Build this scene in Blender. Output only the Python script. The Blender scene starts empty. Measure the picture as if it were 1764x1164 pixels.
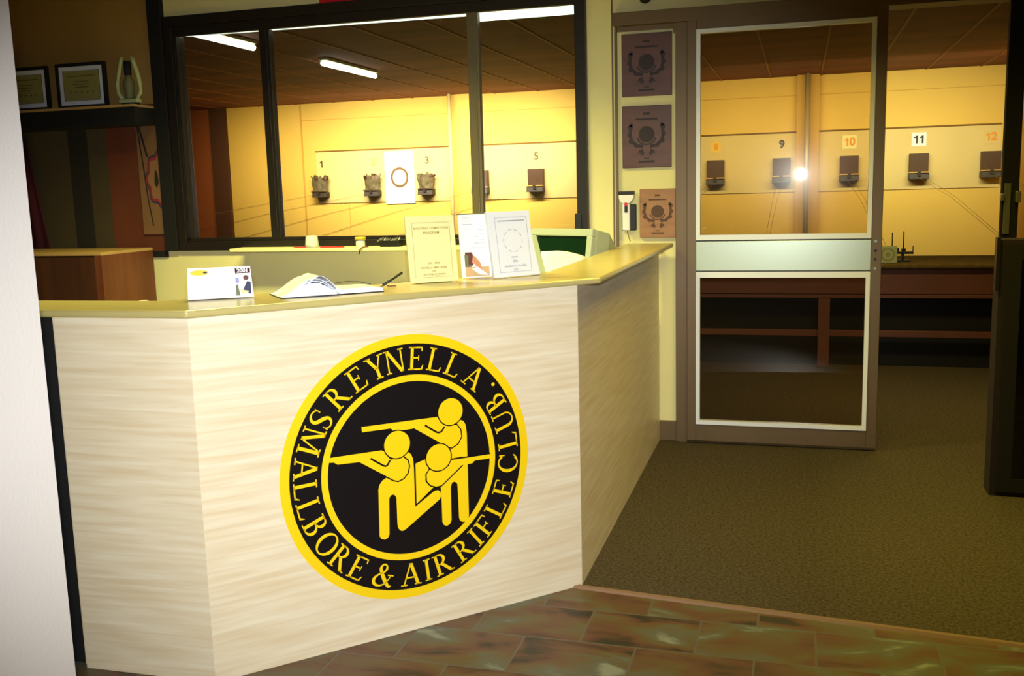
import bpy, bmesh, math, random
from mathutils import Vector, Matrix
random.seed(7)
S = bpy.context.scene
COL = S.collection
pi = math.pi

# ---------------------------------------------------------------- camera
cam_d = bpy.data.cameras.new('camera')
cam = bpy.data.objects.new('camera', cam_d)
COL.objects.link(cam)
cam_d.sensor_width = 36.0
cam_d.lens = 1684.23 / 1764 * 36
cam_d.clip_start = 0.02
cam_d.clip_end = 60
yaw, pitch, roll = 0.287859, -0.150886, -0.027272
Rm = Matrix.Rotation(yaw, 3, 'Z') @ Matrix.Rotation(pitch, 3, 'X') @ Matrix.Rotation(pi/2, 3, 'X') @ Matrix.Rotation(roll, 3, 'Z')
cam.matrix_world = Matrix.Translation((0, 0, 1.35)) @ Rm.to_4x4()
S.camera = cam

# ---------------------------------------------------------------- world, exposure, lights
S.view_settings.view_transform = 'Standard'
S.view_settings.look = 'None'
S.view_settings.exposure = 0.0
S.view_settings.gamma = 1.0
w = bpy.data.worlds.new('world')
S.world = w
w.use_nodes = True
w.node_tree.nodes['Background'].inputs[0].default_value = (1.0, 0.75, 0.4, 1)
w.node_tree.nodes['Background'].inputs[1].default_value = 0.01

def lamp(name, kind, loc, energy, color, target=None, **kw):
    d = bpy.data.lights.new(name, kind)
    d.energy = energy
    d.color = color
    for k, v in kw.items():
        setattr(d, k, v)
    o = bpy.data.objects.new(name, d)
    COL.objects.link(o)
    o.location = loc
    if target is not None:
        o.rotation_euler = (Vector(target) - Vector(loc)).to_track_quat('-Z', 'Y').to_euler()
    return o

# the camera's own flash
flash = lamp('camera_flash', 'SPOT', (0.0, 0.0, 1.42), 470, (0.97, 1.0, 0.98), (-0.37*3, 0.92*3, 1.42-0.21*3),
     spot_size=math.radians(68), spot_blend=1.0, shadow_soft_size=0.032)
flash.scale = (1.0, 0.86, 1.0)      # the wide, low beam of a flash head
# warm ceiling lights of the reception room (above the frame)
lamp('reception_light', 'AREA', (0.15, 3.7, 2.66), 27, (1.0, 0.78, 0.08), (0.15, 3.7, 0), shape='RECTANGLE', size=1.2, size_y=0.3, spread=math.radians(125))
lamp('reception_light', 'AREA', (-2.3, 3.7, 2.66), 85, (1.0, 0.92, 0.30), (-2.3, 3.7, 0), shape='RECTANGLE', size=1.2, size_y=0.3, spread=math.radians(130))
# target lights washing the far wall of the range
lamp('range_target_light', 'AREA', (-5.4, 13.1, 2.60), 138, (1.0, 0.93, 0.68), (-5.6, 15.0, 1.55), shape='RECTANGLE', size=4.2, size_y=0.12, spread=math.radians(100))
lamp('range_target_light', 'AREA', (0.6, 12.6, 2.60), 62, (1.0, 0.97, 0.58), (0.6, 15.0, 1.5), shape='RECTANGLE', size=5.6, size_y=0.12, spread=math.radians(100))
lamp('range_target_light', 'AREA', (-8.5, 13.1, 2.60), 14, (1.0, 0.82, 0.40), (-8.8, 15.0, 1.5), shape='RECTANGLE', size=1.2, size_y=0.12, spread=math.radians(100))

lamp('range_floor_fill', 'AREA', (0.6, 6.2, 2.78), 16, (1.0, 0.78, 0.22), (0.6, 6.2, 0), shape='RECTANGLE', size=1.2, size_y=0.2, spread=math.radians(110))  # added fill lamp, only there to brighten the range floor

# ---------------------------------------------------------------- materials
def c(r, g, b):
    f = lambda v: ((v/255 + 0.055)/1.055)**2.4 if v > 10.3 else v/255/12.92
    return (f(r), f(g), f(b), 1)

def mat(name, col, rough=0.6, metal=0.0, spec=0.5, var=0.0, scale=(8, 8, 8), col2=None, detail=4, bump=0.0, bump_scale=200, dist=0.0):
    m = bpy.data.materials.new(name)
    m.use_nodes = True
    nt = m.node_tree
    b = nt.nodes['Principled BSDF']
    b.inputs['Base Color'].default_value = col
    b.inputs['Roughness'].default_value = rough
    b.inputs['Metallic'].default_value = metal
    b.inputs['Specular IOR Level'].default_value = spec
    tc = nt.nodes.new('ShaderNodeTexCoord')
    if col2 is not None or var > 0:
        mp = nt.nodes.new('ShaderNodeMapping')
        mp.inputs['Scale'].default_value = scale
        nt.links.new(tc.outputs['Object'], mp.inputs[0])
        n = nt.nodes.new('ShaderNodeTexNoise')
        n.inputs['Scale'].default_value = 1.0
        n.inputs['Detail'].default_value = detail
        n.inputs['Distortion'].default_value = dist
        nt.links.new(mp.outputs[0], n.inputs['Vector'])
        r = nt.nodes.new('ShaderNodeValToRGB')
        if col2 is None:
            col2 = tuple(min(1, v*(1+var)) for v in col[:3]) + (1,)
            ca = tuple(v*(1-var) for v in col[:3]) + (1,)
        else:
            ca = col
        r.color_ramp.elements[0].position = 0.32
        r.color_ramp.elements[0].color = ca
        r.color_ramp.elements[1].position = 0.68
        r.color_ramp.elements[1].color = col2
        nt.links.new(n.outputs['Fac'], r.inputs[0])
        nt.links.new(r.outputs[0], b.inputs['Base Color'])
    if bump > 0:
        n2 = nt.nodes.new('ShaderNodeTexNoise')
        n2.inputs['Scale'].default_value = bump_scale
        nt.links.new(tc.outputs['Object'], n2.inputs['Vector'])
        bp = nt.nodes.new('ShaderNodeBump')
        bp.inputs['Strength'].default_value = bump
        bp.inputs['Distance'].default_value = 0.004
        nt.links.new(n2.outputs['Fac'], bp.inputs['Height'])
        nt.links.new(bp.outputs[0], b.inputs['Normal'])
    return m

def glass_mat(name, tint=(1, 1, 1, 1), rough=0.0, ior=1.5, haze=0.0):
    m = bpy.data.materials.new(name)
    m.use_nodes = True
    nt = m.node_tree
    nt.nodes.clear()
    out = nt.nodes.new('ShaderNodeOutputMaterial')
    mix = nt.nodes.new('ShaderNodeMixShader')
    tr = nt.nodes.new('ShaderNodeBsdfTransparent')
    tr.inputs[0].default_value = tint
    gl = nt.nodes.new('ShaderNodeBsdfGlossy')
    gl.inputs['Roughness'].default_value = rough
    fr = nt.nodes.new('ShaderNodeFresnel')
    fr.inputs[0].default_value = ior
    nt.links.new(fr.outputs[0], mix.inputs[0])
    nt.links.new(tr.outputs[0], mix.inputs[1])
    if haze > 0:       # weak wide lobe put in for the flash's bloom beside the sharp reflection
        g2 = nt.nodes.new('ShaderNodeBsdfGlossy')
        g2.inputs['Roughness'].default_value = 0.16
        m2 = nt.nodes.new('ShaderNodeMixShader')
        m2.inputs[0].default_value = haze
        nt.links.new(gl.outputs[0], m2.inputs[1])
        nt.links.new(g2.outputs[0], m2.inputs[2])
        gl = m2
    nt.links.new(gl.outputs[0], mix.inputs[2])
    nt.links.new(mix.outputs[0], out.inputs[0])
    return m

def emit_mat(name, col, s):
    m = bpy.data.materials.new(name)
    m.use_nodes = True
    nt = m.node_tree
    b = nt.nodes['Principled BSDF']
    b.inputs['Base Color'].default_value = (0.8, 0.8, 0.8, 1)
    b.inputs['Emission Color'].default_value = col
    b.inputs['Emission Strength'].default_value = s
    return m

def tile_mat():
    m = bpy.data.materials.new('slate_tile')
    m.use_nodes = True
    nt = m.node_tree
    N = nt.nodes.new
    L = nt.links.new
    b = nt.nodes['Principled BSDF']
    b.inputs['Roughness'].default_value = 0.42
    tc = N('ShaderNodeTexCoord')
    mp = N('ShaderNodeMapping')
    mp.inputs['Location'].default_value = (0.275, 0.0, 0)   # joints line up with x = -0.275 + k*0.34
    mp.inputs['Location'].default_value = (0.275, -0.225, 0)
    L(tc.outputs['Object'], mp.inputs[0])
    br = N('ShaderNodeTexBrick')
    br.offset = 0.5
    br.inputs['Scale'].default_value = 1.0
    br.inputs['Brick Width'].default_value = 0.34
    br.inputs['Row Height'].default_value = 0.2255
    br.inputs['Mortar Size'].default_value = 0.0032
    br.inputs['Mortar Smooth'].default_value = 0.1
    br.inputs['Color1'].default_value = (0, 0, 0, 1)
    br.inputs['Color2'].default_value = (1, 1, 1, 1)
    br.inputs['Mortar'].default_value = (0.5, 0.5, 0.5, 1)
    L(mp.outputs[0], br.inputs['Vector'])
    # cloudy colour inside each tile, shifted per tile
    add = N('ShaderNodeVectorMath')
    add.operation = 'MULTIPLY_ADD'
    add.inputs[1].default_value = (7, 11, 3)
    L(br.outputs['Color'], add.inputs[0])
    sc = N('ShaderNodeMapping')
    sc.inputs['Scale'].default_value = (3.2, 7.5, 5)
    sc.inputs['Rotation'].default_value = (0, 0, 0.35)
    L(tc.outputs['Object'], sc.inputs[0])
    L(sc.outputs[0], add.inputs[2])
    n = N('ShaderNodeTexNoise')
    n.inputs['Scale'].default_value = 1.0
    n.inputs['Detail'].default_value = 6
    n.inputs['Distortion'].default_value = 0.7
    L(add.outputs[0], n.inputs['Vector'])
    r = N('ShaderNodeValToRGB')
    e = r.color_ramp.elements
    e[0].position = 0.33; e[0].color = c(40, 36, 30)
    e[1].position = 0.68; e[1].color = c(130, 134, 122)
    a = e.new(0.42); a.color = c(92, 58, 46)
    a = e.new(0.52); a.color = c(92, 76, 48)
    a = e.new(0.62); a.color = c(86, 90, 80)
    L(n.outputs['Fac'], r.inputs[0])
    mx = N('ShaderNodeMixRGB')
    mx.inputs['Color2'].default_value = c(92, 86, 80)
    L(br.outputs['Fac'], mx.inputs['Fac'])
    L(r.outputs[0], mx.inputs['Color1'])
    L(mx.outputs[0], b.inputs['Base Color'])
    bp = N('ShaderNodeBump')
    bp.inputs['Strength'].default_value = 0.35
    bp.inputs['Distance'].default_value = 0.003
    L(n.outputs['Fac'], bp.inputs['Height'])
    L(bp.outputs[0], b.inputs['Normal'])
    return m

M = {}
M['cream'] = mat('cream_paint', c(234, 226, 166), 0.7, var=0.03, scale=(3, 3, 3))
M['white_wall'] = mat('white_painted_wall', c(218, 210, 206), 0.75, var=0.03, scale=(1.5, 1.5, 1.5), bump=0.1, bump_scale=120)
M['dim_wall'] = mat('dim_wall', c(168, 132, 70), 0.75, var=0.06, scale=(3, 3, 3))  # wall paint darkened for the flash's falloff above the trophy shelf
M['brown_board'] = mat('brown_board', c(92, 44, 28), 0.6, col2=c(108, 56, 34), scale=(3, 3, 1))
M['olive_board'] = mat('olive_board', c(74, 62, 38), 0.7)
M['dark_board'] = mat('dark_board', c(38, 34, 24), 0.7)
M['laminate'] = mat('birch_laminate', c(222, 200, 164), 0.38, col2=c(238, 224, 196), scale=(3.0, 3.0, 58), detail=7, dist=0.25)
M['counter_top'] = mat('counter_top_laminate', c(190, 174, 112), 0.24, var=0.05, scale=(3, 3, 3))
M['carpet'] = mat('olive_carpet', c(58, 52, 42), 0.95, spec=0.1, col2=c(92, 82, 68), scale=(90, 90, 90), detail=6, bump=0.6, bump_scale=260)
M['strip'] = mat('edging_strip', c(132, 104, 88), 0.4)
M['tile'] = tile_mat()
M['bronze'] = mat('bronze_anodised', c(112, 92, 66), 0.42, metal=0.35, var=0.05, scale=(4, 4, 1))
M['black_frame'] = mat('black_anodised', c(38, 33, 30), 0.4, metal=0.2)
M['sash'] = mat('dark_grey_sash', c(108, 98, 76), 0.4, metal=0.3)
M['bead'] = mat('white_bead', c(236, 241, 255), 0.28)
M['kick'] = mat('pale_green_panel', c(186, 198, 182), 0.30, metal=0.35)
M['black'] = mat('black_plastic', c(24, 22, 22), 0.45)
M['matt_black'] = mat('black_matt', c(14, 12, 14), 0.8)
M['darkpurple'] = mat('dark_cabinet_paint', c(34, 20, 30), 0.75, var=0.15, scale=(20, 20, 20))
M['glass'] = glass_mat('clear_glass', (0.93, 0.93, 0.90, 1), 0.0)
M['door_glass'] = glass_mat('door_glass', (0.90, 0.84, 0.74, 1), 0.02, 1.5, 0.14)
M['range_yellow'] = mat('yellow_range_paint', c(232, 190, 88), 0.7, var=0.03, scale=(1, 1, 1))
M['board_yellow'] = mat('pale_yellow_board', c(222, 194, 126), 0.7, var=0.03, scale=(2, 2, 2))
M['groove'] = mat('brown_line', c(120, 84, 20), 0.8)
M['pier'] = mat('orange_brown_pier', c(204, 156, 64), 0.7)
M['range_brown'] = mat('brown_range_panel', c(158, 84, 40), 0.7)
M['range_dark'] = mat('dark_range_post', c(82, 46, 24), 0.7)
M['ceil_brown'] = mat('brown_ceiling', c(94, 40, 16), 0.8, col2=c(128, 64, 28), scale=(0.25, 2.2, 1), detail=3)
M['ceil_rib'] = mat('ceiling_rib', c(146, 88, 40), 0.7)
M['ceil_white'] = mat('reception_ceiling_paint', c(150, 130, 90), 0.8)
M['pole_grey'] = mat('painted_pole', c(172, 152, 108), 0.4, metal=0.2)
M['ring_gold'] = mat('gold_ring_print', c(112, 78, 18), 0.6)
M['steel'] = mat('galvanised_steel', c(150, 150, 140), 0.35, metal=0.6)
M['holder'] = mat('brown_painted_steel', c(78, 50, 28), 0.5, metal=0.2, var=0.1, scale=(20, 20, 20))
M['holder_dark'] = mat('dark_brown_steel', c(44, 28, 20), 0.55)
M['edge'] = mat('pale_metal_edge', c(214, 170, 90), 0.4, metal=0.2)
M['wire'] = mat('grey_wire', c(160, 116, 50), 0.6)
M['yellow_vinyl'] = mat('yellow_vinyl', c(246, 206, 18), 0.35)
M['black_vinyl'] = mat('black_vinyl', c(20, 16, 18), 0.30)
M['paper_white'] = mat('white_paper', c(236, 236, 240), 0.55)
M['paper_cool'] = mat('cool_white_card', c(226, 230, 244), 0.5)
M['paper_cream'] = mat('cream_card', c(240, 228, 160), 0.55)
M['ink_olive'] = mat('olive_ink', c(150, 136, 70), 0.6)
M['ink_grey'] = mat('grey_ink', c(160, 162, 178), 0.6)
M['ink_dark'] = mat('dark_ink', c(40, 34, 34), 0.6)
M['num_dark'] = mat('dark_numeral', c(60, 44, 22), 0.6)
M['num_grey'] = mat('grey_numeral', c(96, 84, 54), 0.6)
M['num_orange'] = mat('orange_numeral', c(236, 150, 24), 0.6)
M['num_yellow'] = mat('yellow_numeral', c(240, 196, 70), 0.6)
M['red'] = mat('red_plastic', c(214, 26, 40), 0.4)
M['maroon'] = mat('maroon_cloth', c(78, 18, 34), 0.85)
M['green_cloth'] = mat('green_cloth', c(36, 48, 34), 0.85)
M['wood_red'] = mat('reddish_cabinet_wood', c(98, 50, 30), 0.5, col2=c(120, 66, 40), scale=(14, 14, 1.6), detail=5)
M['wood_dark'] = mat('dark_cabinet_wood', c(62, 34, 22), 0.5, col2=c(78, 44, 28), scale=(14, 14, 1.6))
M['wood_pale'] = mat('pale_cabinet_edge', c(186, 150, 92), 0.5)
M['plaque_dim'] = mat('dim_plaque_wood', c(84, 56, 56), 0.45, col2=c(104, 68, 62), scale=(5, 5, 22), detail=5)  # plaque wood darkened for the weaker light on the upper two
M['plaque'] = mat('plaque_wood', c(146, 100, 62), 0.45, col2=c(166, 120, 76), scale=(5, 5, 22), detail=5)
M['burn_dim'] = mat('burnt_mark_dim', c(44, 30, 36), 0.6)  # burn tone darkened along with the dimmer plaques
M['burn'] = mat('burnt_mark', c(84, 54, 34), 0.6)
M['bench_top'] = mat('bench_carpet_top', c(120, 96, 44), 0.9, col2=c(100, 76, 36), scale=(30, 30, 30))
M['bench_wood'] = mat('brown_bench_timber', c(112, 66, 50), 0.6, var=0.08, scale=(4, 4, 20))
M['beige_plastic'] = mat('beige_computer_plastic', c(168, 178, 164), 0.5)
M['crt'] = mat('dark_green_screen', c(16, 40, 24), 0.08)
M['clear_plastic'] = mat('milky_plastic', c(214, 220, 210), 0.3)
M['yellow_lid'] = mat('yellow_lid', c(216, 190, 60), 0.4)
M['mint'] = mat('pale_green_plastic', c(186, 196, 140), 0.5)
M['mint_dial'] = mat('olive_dial', c(160, 160, 80), 0.5)
M['skin_tone'] = mat('printed_warm_tone', c(206, 140, 100), 0.6)
M['print_brown'] = mat('printed_brown', c(96, 46, 38), 0.6)
M['print_green'] = mat('printed_grey_green', c(110, 112, 78), 0.6)
M['print_tan'] = mat('printed_tan', c(208, 170, 120), 0.6)
M['print_blue'] = mat('printed_blue', c(40, 44, 84), 0.6)
M['print_lilac'] = mat('printed_lilac', c(150, 146, 204), 0.6)
M['ink_dim'] = mat('dim_ink', c(92, 84, 50), 0.6)
M['poster'] = mat('dull_poster_paper', c(124, 90, 58), 0.7, var=0.1, scale=(6, 6, 3))  # muted tone for the sheet; the badge prints are muted to match
M['badge_red'] = mat('dull_red_print', c(140, 40, 48), 0.7)
M['badge_tan'] = mat('dull_tan_print', c(140, 100, 68), 0.7)
M['cert_paper'] = mat('olive_certificate_paper', c(150, 144, 84), 0.6)
M['brown_pot'] = mat('brown_cord', c(110, 60, 40), 0.7)
M['tube_white'] = emit_mat('lit_fluorescent_tube', (0.93, 1.0, 0.84, 1), 5.0)
M['glow_green'] = emit_mat('window_top_glow', (0.85, 1.0, 0.80, 1), 1.8)  # glow for the bars along the window top
M['batten'] = mat('pale_green_batten', c(190, 196, 140), 0.5)

# ---------------------------------------------------------------- mesh helpers
class MB:
    """collects shapes, builds ONE mesh object; one or several materials"""
    def __init__(self):
        self.bm = bmesh.new()
        self.mi = 0
        self.mx = None
    def v(self, p):
        p = Vector(p)
        if self.mx is not None:
            p = self.mx @ p
        return self.bm.verts.new(p)
    def face(self, vs, smooth=False):
        try:
            f = self.bm.faces.new(vs)
            f.material_index = self.mi
            f.smooth = smooth
            return f
        except ValueError:
            return None
    def box(self, x0, y0, z0, x1, y1, z1):
        x0, x1 = sorted((x0, x1)); y0, y1 = sorted((y0, y1)); z0, z1 = sorted((z0, z1))
        v = [self.v((x, y, z)) for x in (x0, x1) for y in (y0, y1) for z in (z0, z1)]
        for q in ((0, 1, 3, 2), (4, 6, 7, 5), (0, 4, 5, 1), (2, 3, 7, 6), (0, 2, 6, 4), (1, 5, 7, 3)):
            self.face([v[i] for i in q])
        return self
    def prism(self, pts, to3, thick):
        """pts: 2D outline; to3(a,b,t)->3D with t the depth coordinate (0..thick)"""
        f = [self.v(to3(a, b, 0)) for a, b in pts]
        k = [self.v(to3(a, b, thick)) for a, b in pts]
        self.face(f)
        self.face(k[::-1])
        n = len(pts)
        for i in range(n):
            self.face([f[i], k[i], k[(i+1) % n], f[(i+1) % n]])
        return self
    def frame(self, x0, z0, x1, z1, w, y0, y1):
        """rectangular border in the XZ plane, no overlaps"""
        self.box(x0, y0, z0, x1, y1, z0+w)
        self.box(x0, y0, z1-w, x1, y1, z1)
        self.box(x0, y0, z0+w, x0+w, y1, z1-w)
        self.box(x1-w, y0, z0+w, x1, y1, z1-w)
        return self
    def cyl(self, p0, p1, r0, r1=None, n=20, cap=True):
        r1 = r0 if r1 is None else r1
        p0 = Vector(p0); p1 = Vector(p1)
        d = (p1-p0).normalized()
        a = d.orthogonal().normalized()
        b = d.cross(a)
        A = []; B = []
        for i in range(n):
            t = 2*pi*i/n
            o = a*math.cos(t)+b*math.sin(t)
            A.append(self.v(p0+o*r0)); B.append(self.v(p1+o*r1))
        for i in range(n):
            self.face([A[i], B[i], B[(i+1) % n], A[(i+1) % n]], True)
        if cap:
            self.face(A); self.face(B[::-1])
        return self
    def tube(self, pts, r, n=8):
        P = [Vector(p) for p in pts]
        rings = []
        for i, p in enumerate(P):
            d = (P[min(i+1, len(P)-1)]-P[max(i-1, 0)]).normalized()
            a = d.cross(Vector((0.13, 0.21, 1))).normalized()
            b = d.cross(a)
            rings.append([self.v(p+(a*math.cos(2*pi*k/n)+b*math.sin(2*pi*k/n))*r) for k in range(n)])
        for A, B in zip(rings, rings[1:]):
            for k in range(n):
                self.face([A[k], B[k], B[(k+1) % n], A[(k+1) % n]], True)
        self.face(rings[0]); self.face(rings[-1][::-1])
        return self
    def lathe(self, prof, cx, cy, n=24):
        rings = [[self.v((cx+r*math.cos(2*pi*k/n), cy+r*math.sin(2*pi*k/n), z)) for k in range(n)] for r, z in prof]
        for A, B in zip(rings, rings[1:]):
            for k in range(n):
                self.face([A[k], A[(k+1) % n], B[(k+1) % n], B[k]], True)
        self.face(rings[0][::-1]); self.face(rings[-1])
        return self
    def build(self, name, m, parent=None, bevel=0.0, mx=None, seg=2):
        me = bpy.data.meshes.new(name)
        bmesh.ops.recalc_face_normals(self.bm, faces=self.bm.faces)
        self.bm.to_mesh(me)
        self.bm.free()
        for x in (m if isinstance(m, (list, tuple)) else [m]):
            me.materials.append(M[x])
        o = bpy.data.objects.new(name, me)
        COL.objects.link(o)
        if parent is not None:
            o.parent = parent
        if mx is not None:
            o.matrix_local = mx
        if bevel > 0:
            b = o.modifiers.new('bevel', 'BEVEL')
            b.width = bevel; b.segments = seg; b.limit_method = 'ANGLE'
        return o

def tag(o, label, cat, group=None, kind=None):
    o['label'] = label
    o['category'] = cat
    if group: o['group'] = group
    if kind: o['kind'] = kind
    return o

def thing(name, label, cat, loc=(0, 0, 0), rz=0.0, group=None, mx=None):
    o = bpy.data.objects.new(name, None)
    o.empty_display_size = 0.1
    COL.objects.link(o)
    if mx is not None:
        o.matrix_world = mx
    else:
        o.location = loc
        o.rotation_euler = (0, 0, rz)
    return tag(o, label, cat, group)

def struct(name, m, mb, label=None, cat=None, parent=None, bevel=0.0):
    o = mb.build(name, m, parent, bevel)
    if parent is None:
        o['kind'] = 'structure'
        if label: o['label'] = label
        if cat: o['category'] = cat
    return o

def sroot(name, label, cat):
    o = bpy.data.objects.new(name, None)
    COL.objects.link(o)
    o['kind'] = 'structure'; o['label'] = label; o['category'] = cat
    return o

def text_geo(s, size, bold=0.0):
    """list of polygons (2D) of a text in the built-in font, centred"""
    cu = bpy.data.curves.new('lettering_curve', 'FONT')
    cu.body = s
    cu.size = size
    cu.align_x = 'CENTER'; cu.align_y = 'CENTER'
    cu.offset = bold
    o = bpy.data.objects.new('lettering_curve', cu)
    me = o.to_mesh()
    vs = [(v.co.x, v.co.y) for v in me.vertices]
    fs = [tuple(p.vertices) for p in me.polygons]
    o.to_mesh_clear()
    bpy.data.objects.remove(o)
    bpy.data.curves.remove(cu)
    return vs, fs

def add_text(mb, s, size, to3, bold=0.0):
    """lettering as thin faces on a surface; to3(a,b,t)"""
    vs, fs = text_geo(s, size, bold)
    V = [mb.v(to3(a, b, 0)) for a, b in vs]
    for f in fs:
        mb.face([V[i] for i in f])

# ================================================================ THE SETTING
# floor: slate tiles up to the edging strip, carpet beyond
TL = lambda x: 3.031 - 0.1004*x          # line of the edging strip
fl = MB()
fl.prism([(-3.2, -1.4), (2.2, -1.4), (2.2, TL(2.2)), (-3.2, TL(-3.2))], lambda a, b, t: (a, b, -t), 0.05)
struct('floor', 'tile', fl, 'slate look tiles in green and brown with staggered joints', 'floor')
fl = MB()
fl.prism([(-3.2, TL(-3.2)), (2.2, TL(2.2)), (2.2, 5.12), (2.72, 5.12), (2.72, 15.0), (-10.6, 15.0), (-10.6, 5.12), (-5.0, 5.12), (-5.0, 2.12), (-3.2, 2.12)],
         lambda a, b, t: (a, b, -t), 0.05)
struct('floor', 'carpet', fl, 'olive brown carpet running through the doorway into the range', 'floor')
e = MB()
sn = Vector((1, -0.1004, 0)).normalized(); sp = Vector((0.1004, 1, 0)).normalized()
mxs = Matrix(((sn.x, sp.x, 0, 0), (sn.y, sp.y, 0, 3.031), (0, 0, 1, 0), (0, 0, 0, 1)))
e.mx = mxs
e.prism([(-0.014, 0), (-0.006, 0.007), (0.010, 0.007), (0.014, 0)], lambda a, b, t: (-0.75+t, a, b), 2.9)
struct('trim_1', 'strip', e, 'thin pinkish metal edging strip between tiles and carpet', 'edging strip')

# white partition at the left
b = MB(); b.box(-1.50, -1.2, 0, -1.368, 1.5, 2.72)
struct('wall_left', 'white_wall', b, 'smooth white wall end at the left edge, beside the counter', 'wall')
# reception ceiling, side and rear walls (around the camera)
b = MB(); b.box(-5.0, -1.4, 2.72, 2.2, 5.10, 2.80)
struct('ceiling', 'ceil_white', b)
b = MB(); b.box(2.2, -1.4, 0, 2.3, 5.10, 2.72)
struct('wall_right', 'dim_wall', b)
b = MB(); b.box(-5.1, 2.1, 0, -5.0, 5.22, 2.72)
struct('wall_left', 'olive_board', b, 'dark side wall of the alcove behind the counter', 'wall')
b = MB(); b.box(-5.1, 1.9, 0, -2.30, 2.1, 2.72)
b.box(-2.4, -1.2, 0, -2.3, 1.9, 2.72)
struct('wall_left', 'olive_board', b, 'rear side of the partition closing off the alcove', 'wall')

# back wall (window and door openings)
W0, W1 = 5.12, 5.22
b = MB()
b.box(-3.58, W0, 0, -1.07, W1, 1.037)
b.box(-3.58, W0, 2.392, -1.07, W1, 2.80)
b.box(-1.07, W0, 0, -0.926, W1, 2.80)
b.box(-0.926, W0, 2.215, 2.3, W1, 2.80)
b.box(-0.914, W0+0.012, 0.105, -0.615, W1, 2.16)
struct('wall_back', 'cream', b, 'cream wall holding the window and the sliding door', 'wall')
b = MB(); b.box(-5.0, W0, 1.91, -3.672, W1, 2.80)
struct('wall_back', 'dim_wall', b, 'wall above the trophy shelf, darkened in colour for the weak flash', 'wall')
b = MB(); b.box(-5.0, W0, 0, -3.672, W1, 0.998); b.box(-3.672, W0, 0, -3.58, W1, 1.037)
struct('wall_back', 'cream', b, 'low cream wall between the brown cabinet and the desk wall', 'wall')
b = MB()
b.mi = 0; b.box(-5.0, W0, 0.998, -4.33, W1, 1.91)
b.mi = 1; b.box(-4.33, W0, 0.998, -4.19, W1, 1.91)
b.mi = 0; b.box(-4.19, W0, 0.998, -4.05, W1, 1.91)
b.mi = 2; b.box(-4.05, W0, 1.038, -3.672, W1, 1.91)
struct('wall_back', ['olive_board', 'dark_board', 'brown_board'], b, 'dark brown boarded wall under the trophy shelf', 'wall')
b = MB(); b.box(-3.945, W0-0.012, 0.998, -3.672, W0, 1.038)
struct('trim_2', 'matt_black', b, 'short black bar at the foot of the brown boarding', 'trim')
b = MB(); b.box(-3.672, W0-0.035, 1.037, -3.582, W1, 2.72)
struct('trim_3', 'matt_black', b, 'black post between the trophy shelf and the window', 'post', bevel=0.003)
# beads beside the cream panel and the door surround
b = MB()
b.box(-0.9255, W0-0.01, 0.0, -0.914, W1, 2.15)
b.box(-1.079, W0-0.004, 1.04, -1.071, W0, 2.72)
b.box(-0.941, W0-0.006, 0.0, -0.934, W0, 2.72)
struct('trim_4', 'bronze', b, 'thin brown bead down the cream wall beside the plaques', 'trim')
b = MB()
b.box(-0.9255, W0-0.05, 2.152, 2.2, W1, 2.215)       # head track
b.box(-0.914, W0-0.004, 2.128, -0.615, W0+0.02, 2.152)
b.box(-0.615, W0-0.02, 0.0, -0.556, W1, 2.152)        # left jamb
b.box(-0.713, W0-0.008, 0.0, -0.615, W0+0.03, 0.105)
b.box(-0.625, W0-0.012, 2.10, -0.556, W0-0.0205, 2.152)
struct('trim_5', 'bronze', b, 'bronze head track and jamb around the sliding door', 'door frame', bevel=0.002)

# ---- window_1
win = sroot('window_1', 'wide dark framed sliding window looking into the range', 'window')
b = MB(); b.frame(-3.575, 1.037, -1.075, 2.392, 0.055, W0-0.03, W1)
b.build('window_frame', 'black_frame', win, 0.003)
b = MB(); b.box(-3.52, W0-0.012, 1.092, -1.13, W0+0.02, 1.112); b.box(-3.52, W0-0.012, 2.281, -1.13, W0+0.02, 2.337)
b.build('window_rail', 'black_frame', win, 0.002)
for x, wd, y in ((-3.512, 0.034, 0.0), (-2.927, 0.064, 0.01), (-1.687, 0.062, 0.01), (-1.118, 0.026, 0.0)):
    b = MB(); b.box(x-wd/2, W0-0.022+y, 1.112, x+wd/2, W0+0.035, 2.281)
    b.box(x-wd/2+wd*0.62, W0-0.028+y, 1.112, x-wd/2+wd*0.74, W0-0.022+y, 2.281)
    b.build('window_sash', 'sash' if x > -2 else 'black_frame', win, 0.002)
for x0, x1, y in ((-3.495, -2.96, 0.022), (-2.895, -1.718, 0.012), (-1.656, -1.131, 0.022)):
    b = MB(); b.box(x0, W0+y, 1.112, x1, W0+y+0.004, 2.281)
    b.build('pane', 'glass', win)
b = MB(); b.box(-1.140, W0-0.045, 1.13, -1.106, W0-0.024, 1.215)
b.build('window_latch', 'black', win, 0.004)
b = MB(); b.tube([(-1.11, W0-0.04, 1.13), (-1.09, W0-0.06, 1.10), (-1.06, W0-0.07, 1.085), (-1.03, W0-0.07, 1.06), (-0.99, W0-0.05, 1.02), (-0.985, W0-0.02, 0.97)], 0.006)
tag(b.build('cable', 'black'), 'short black cable dropping from the window corner behind the monitor', 'cable')

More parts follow.
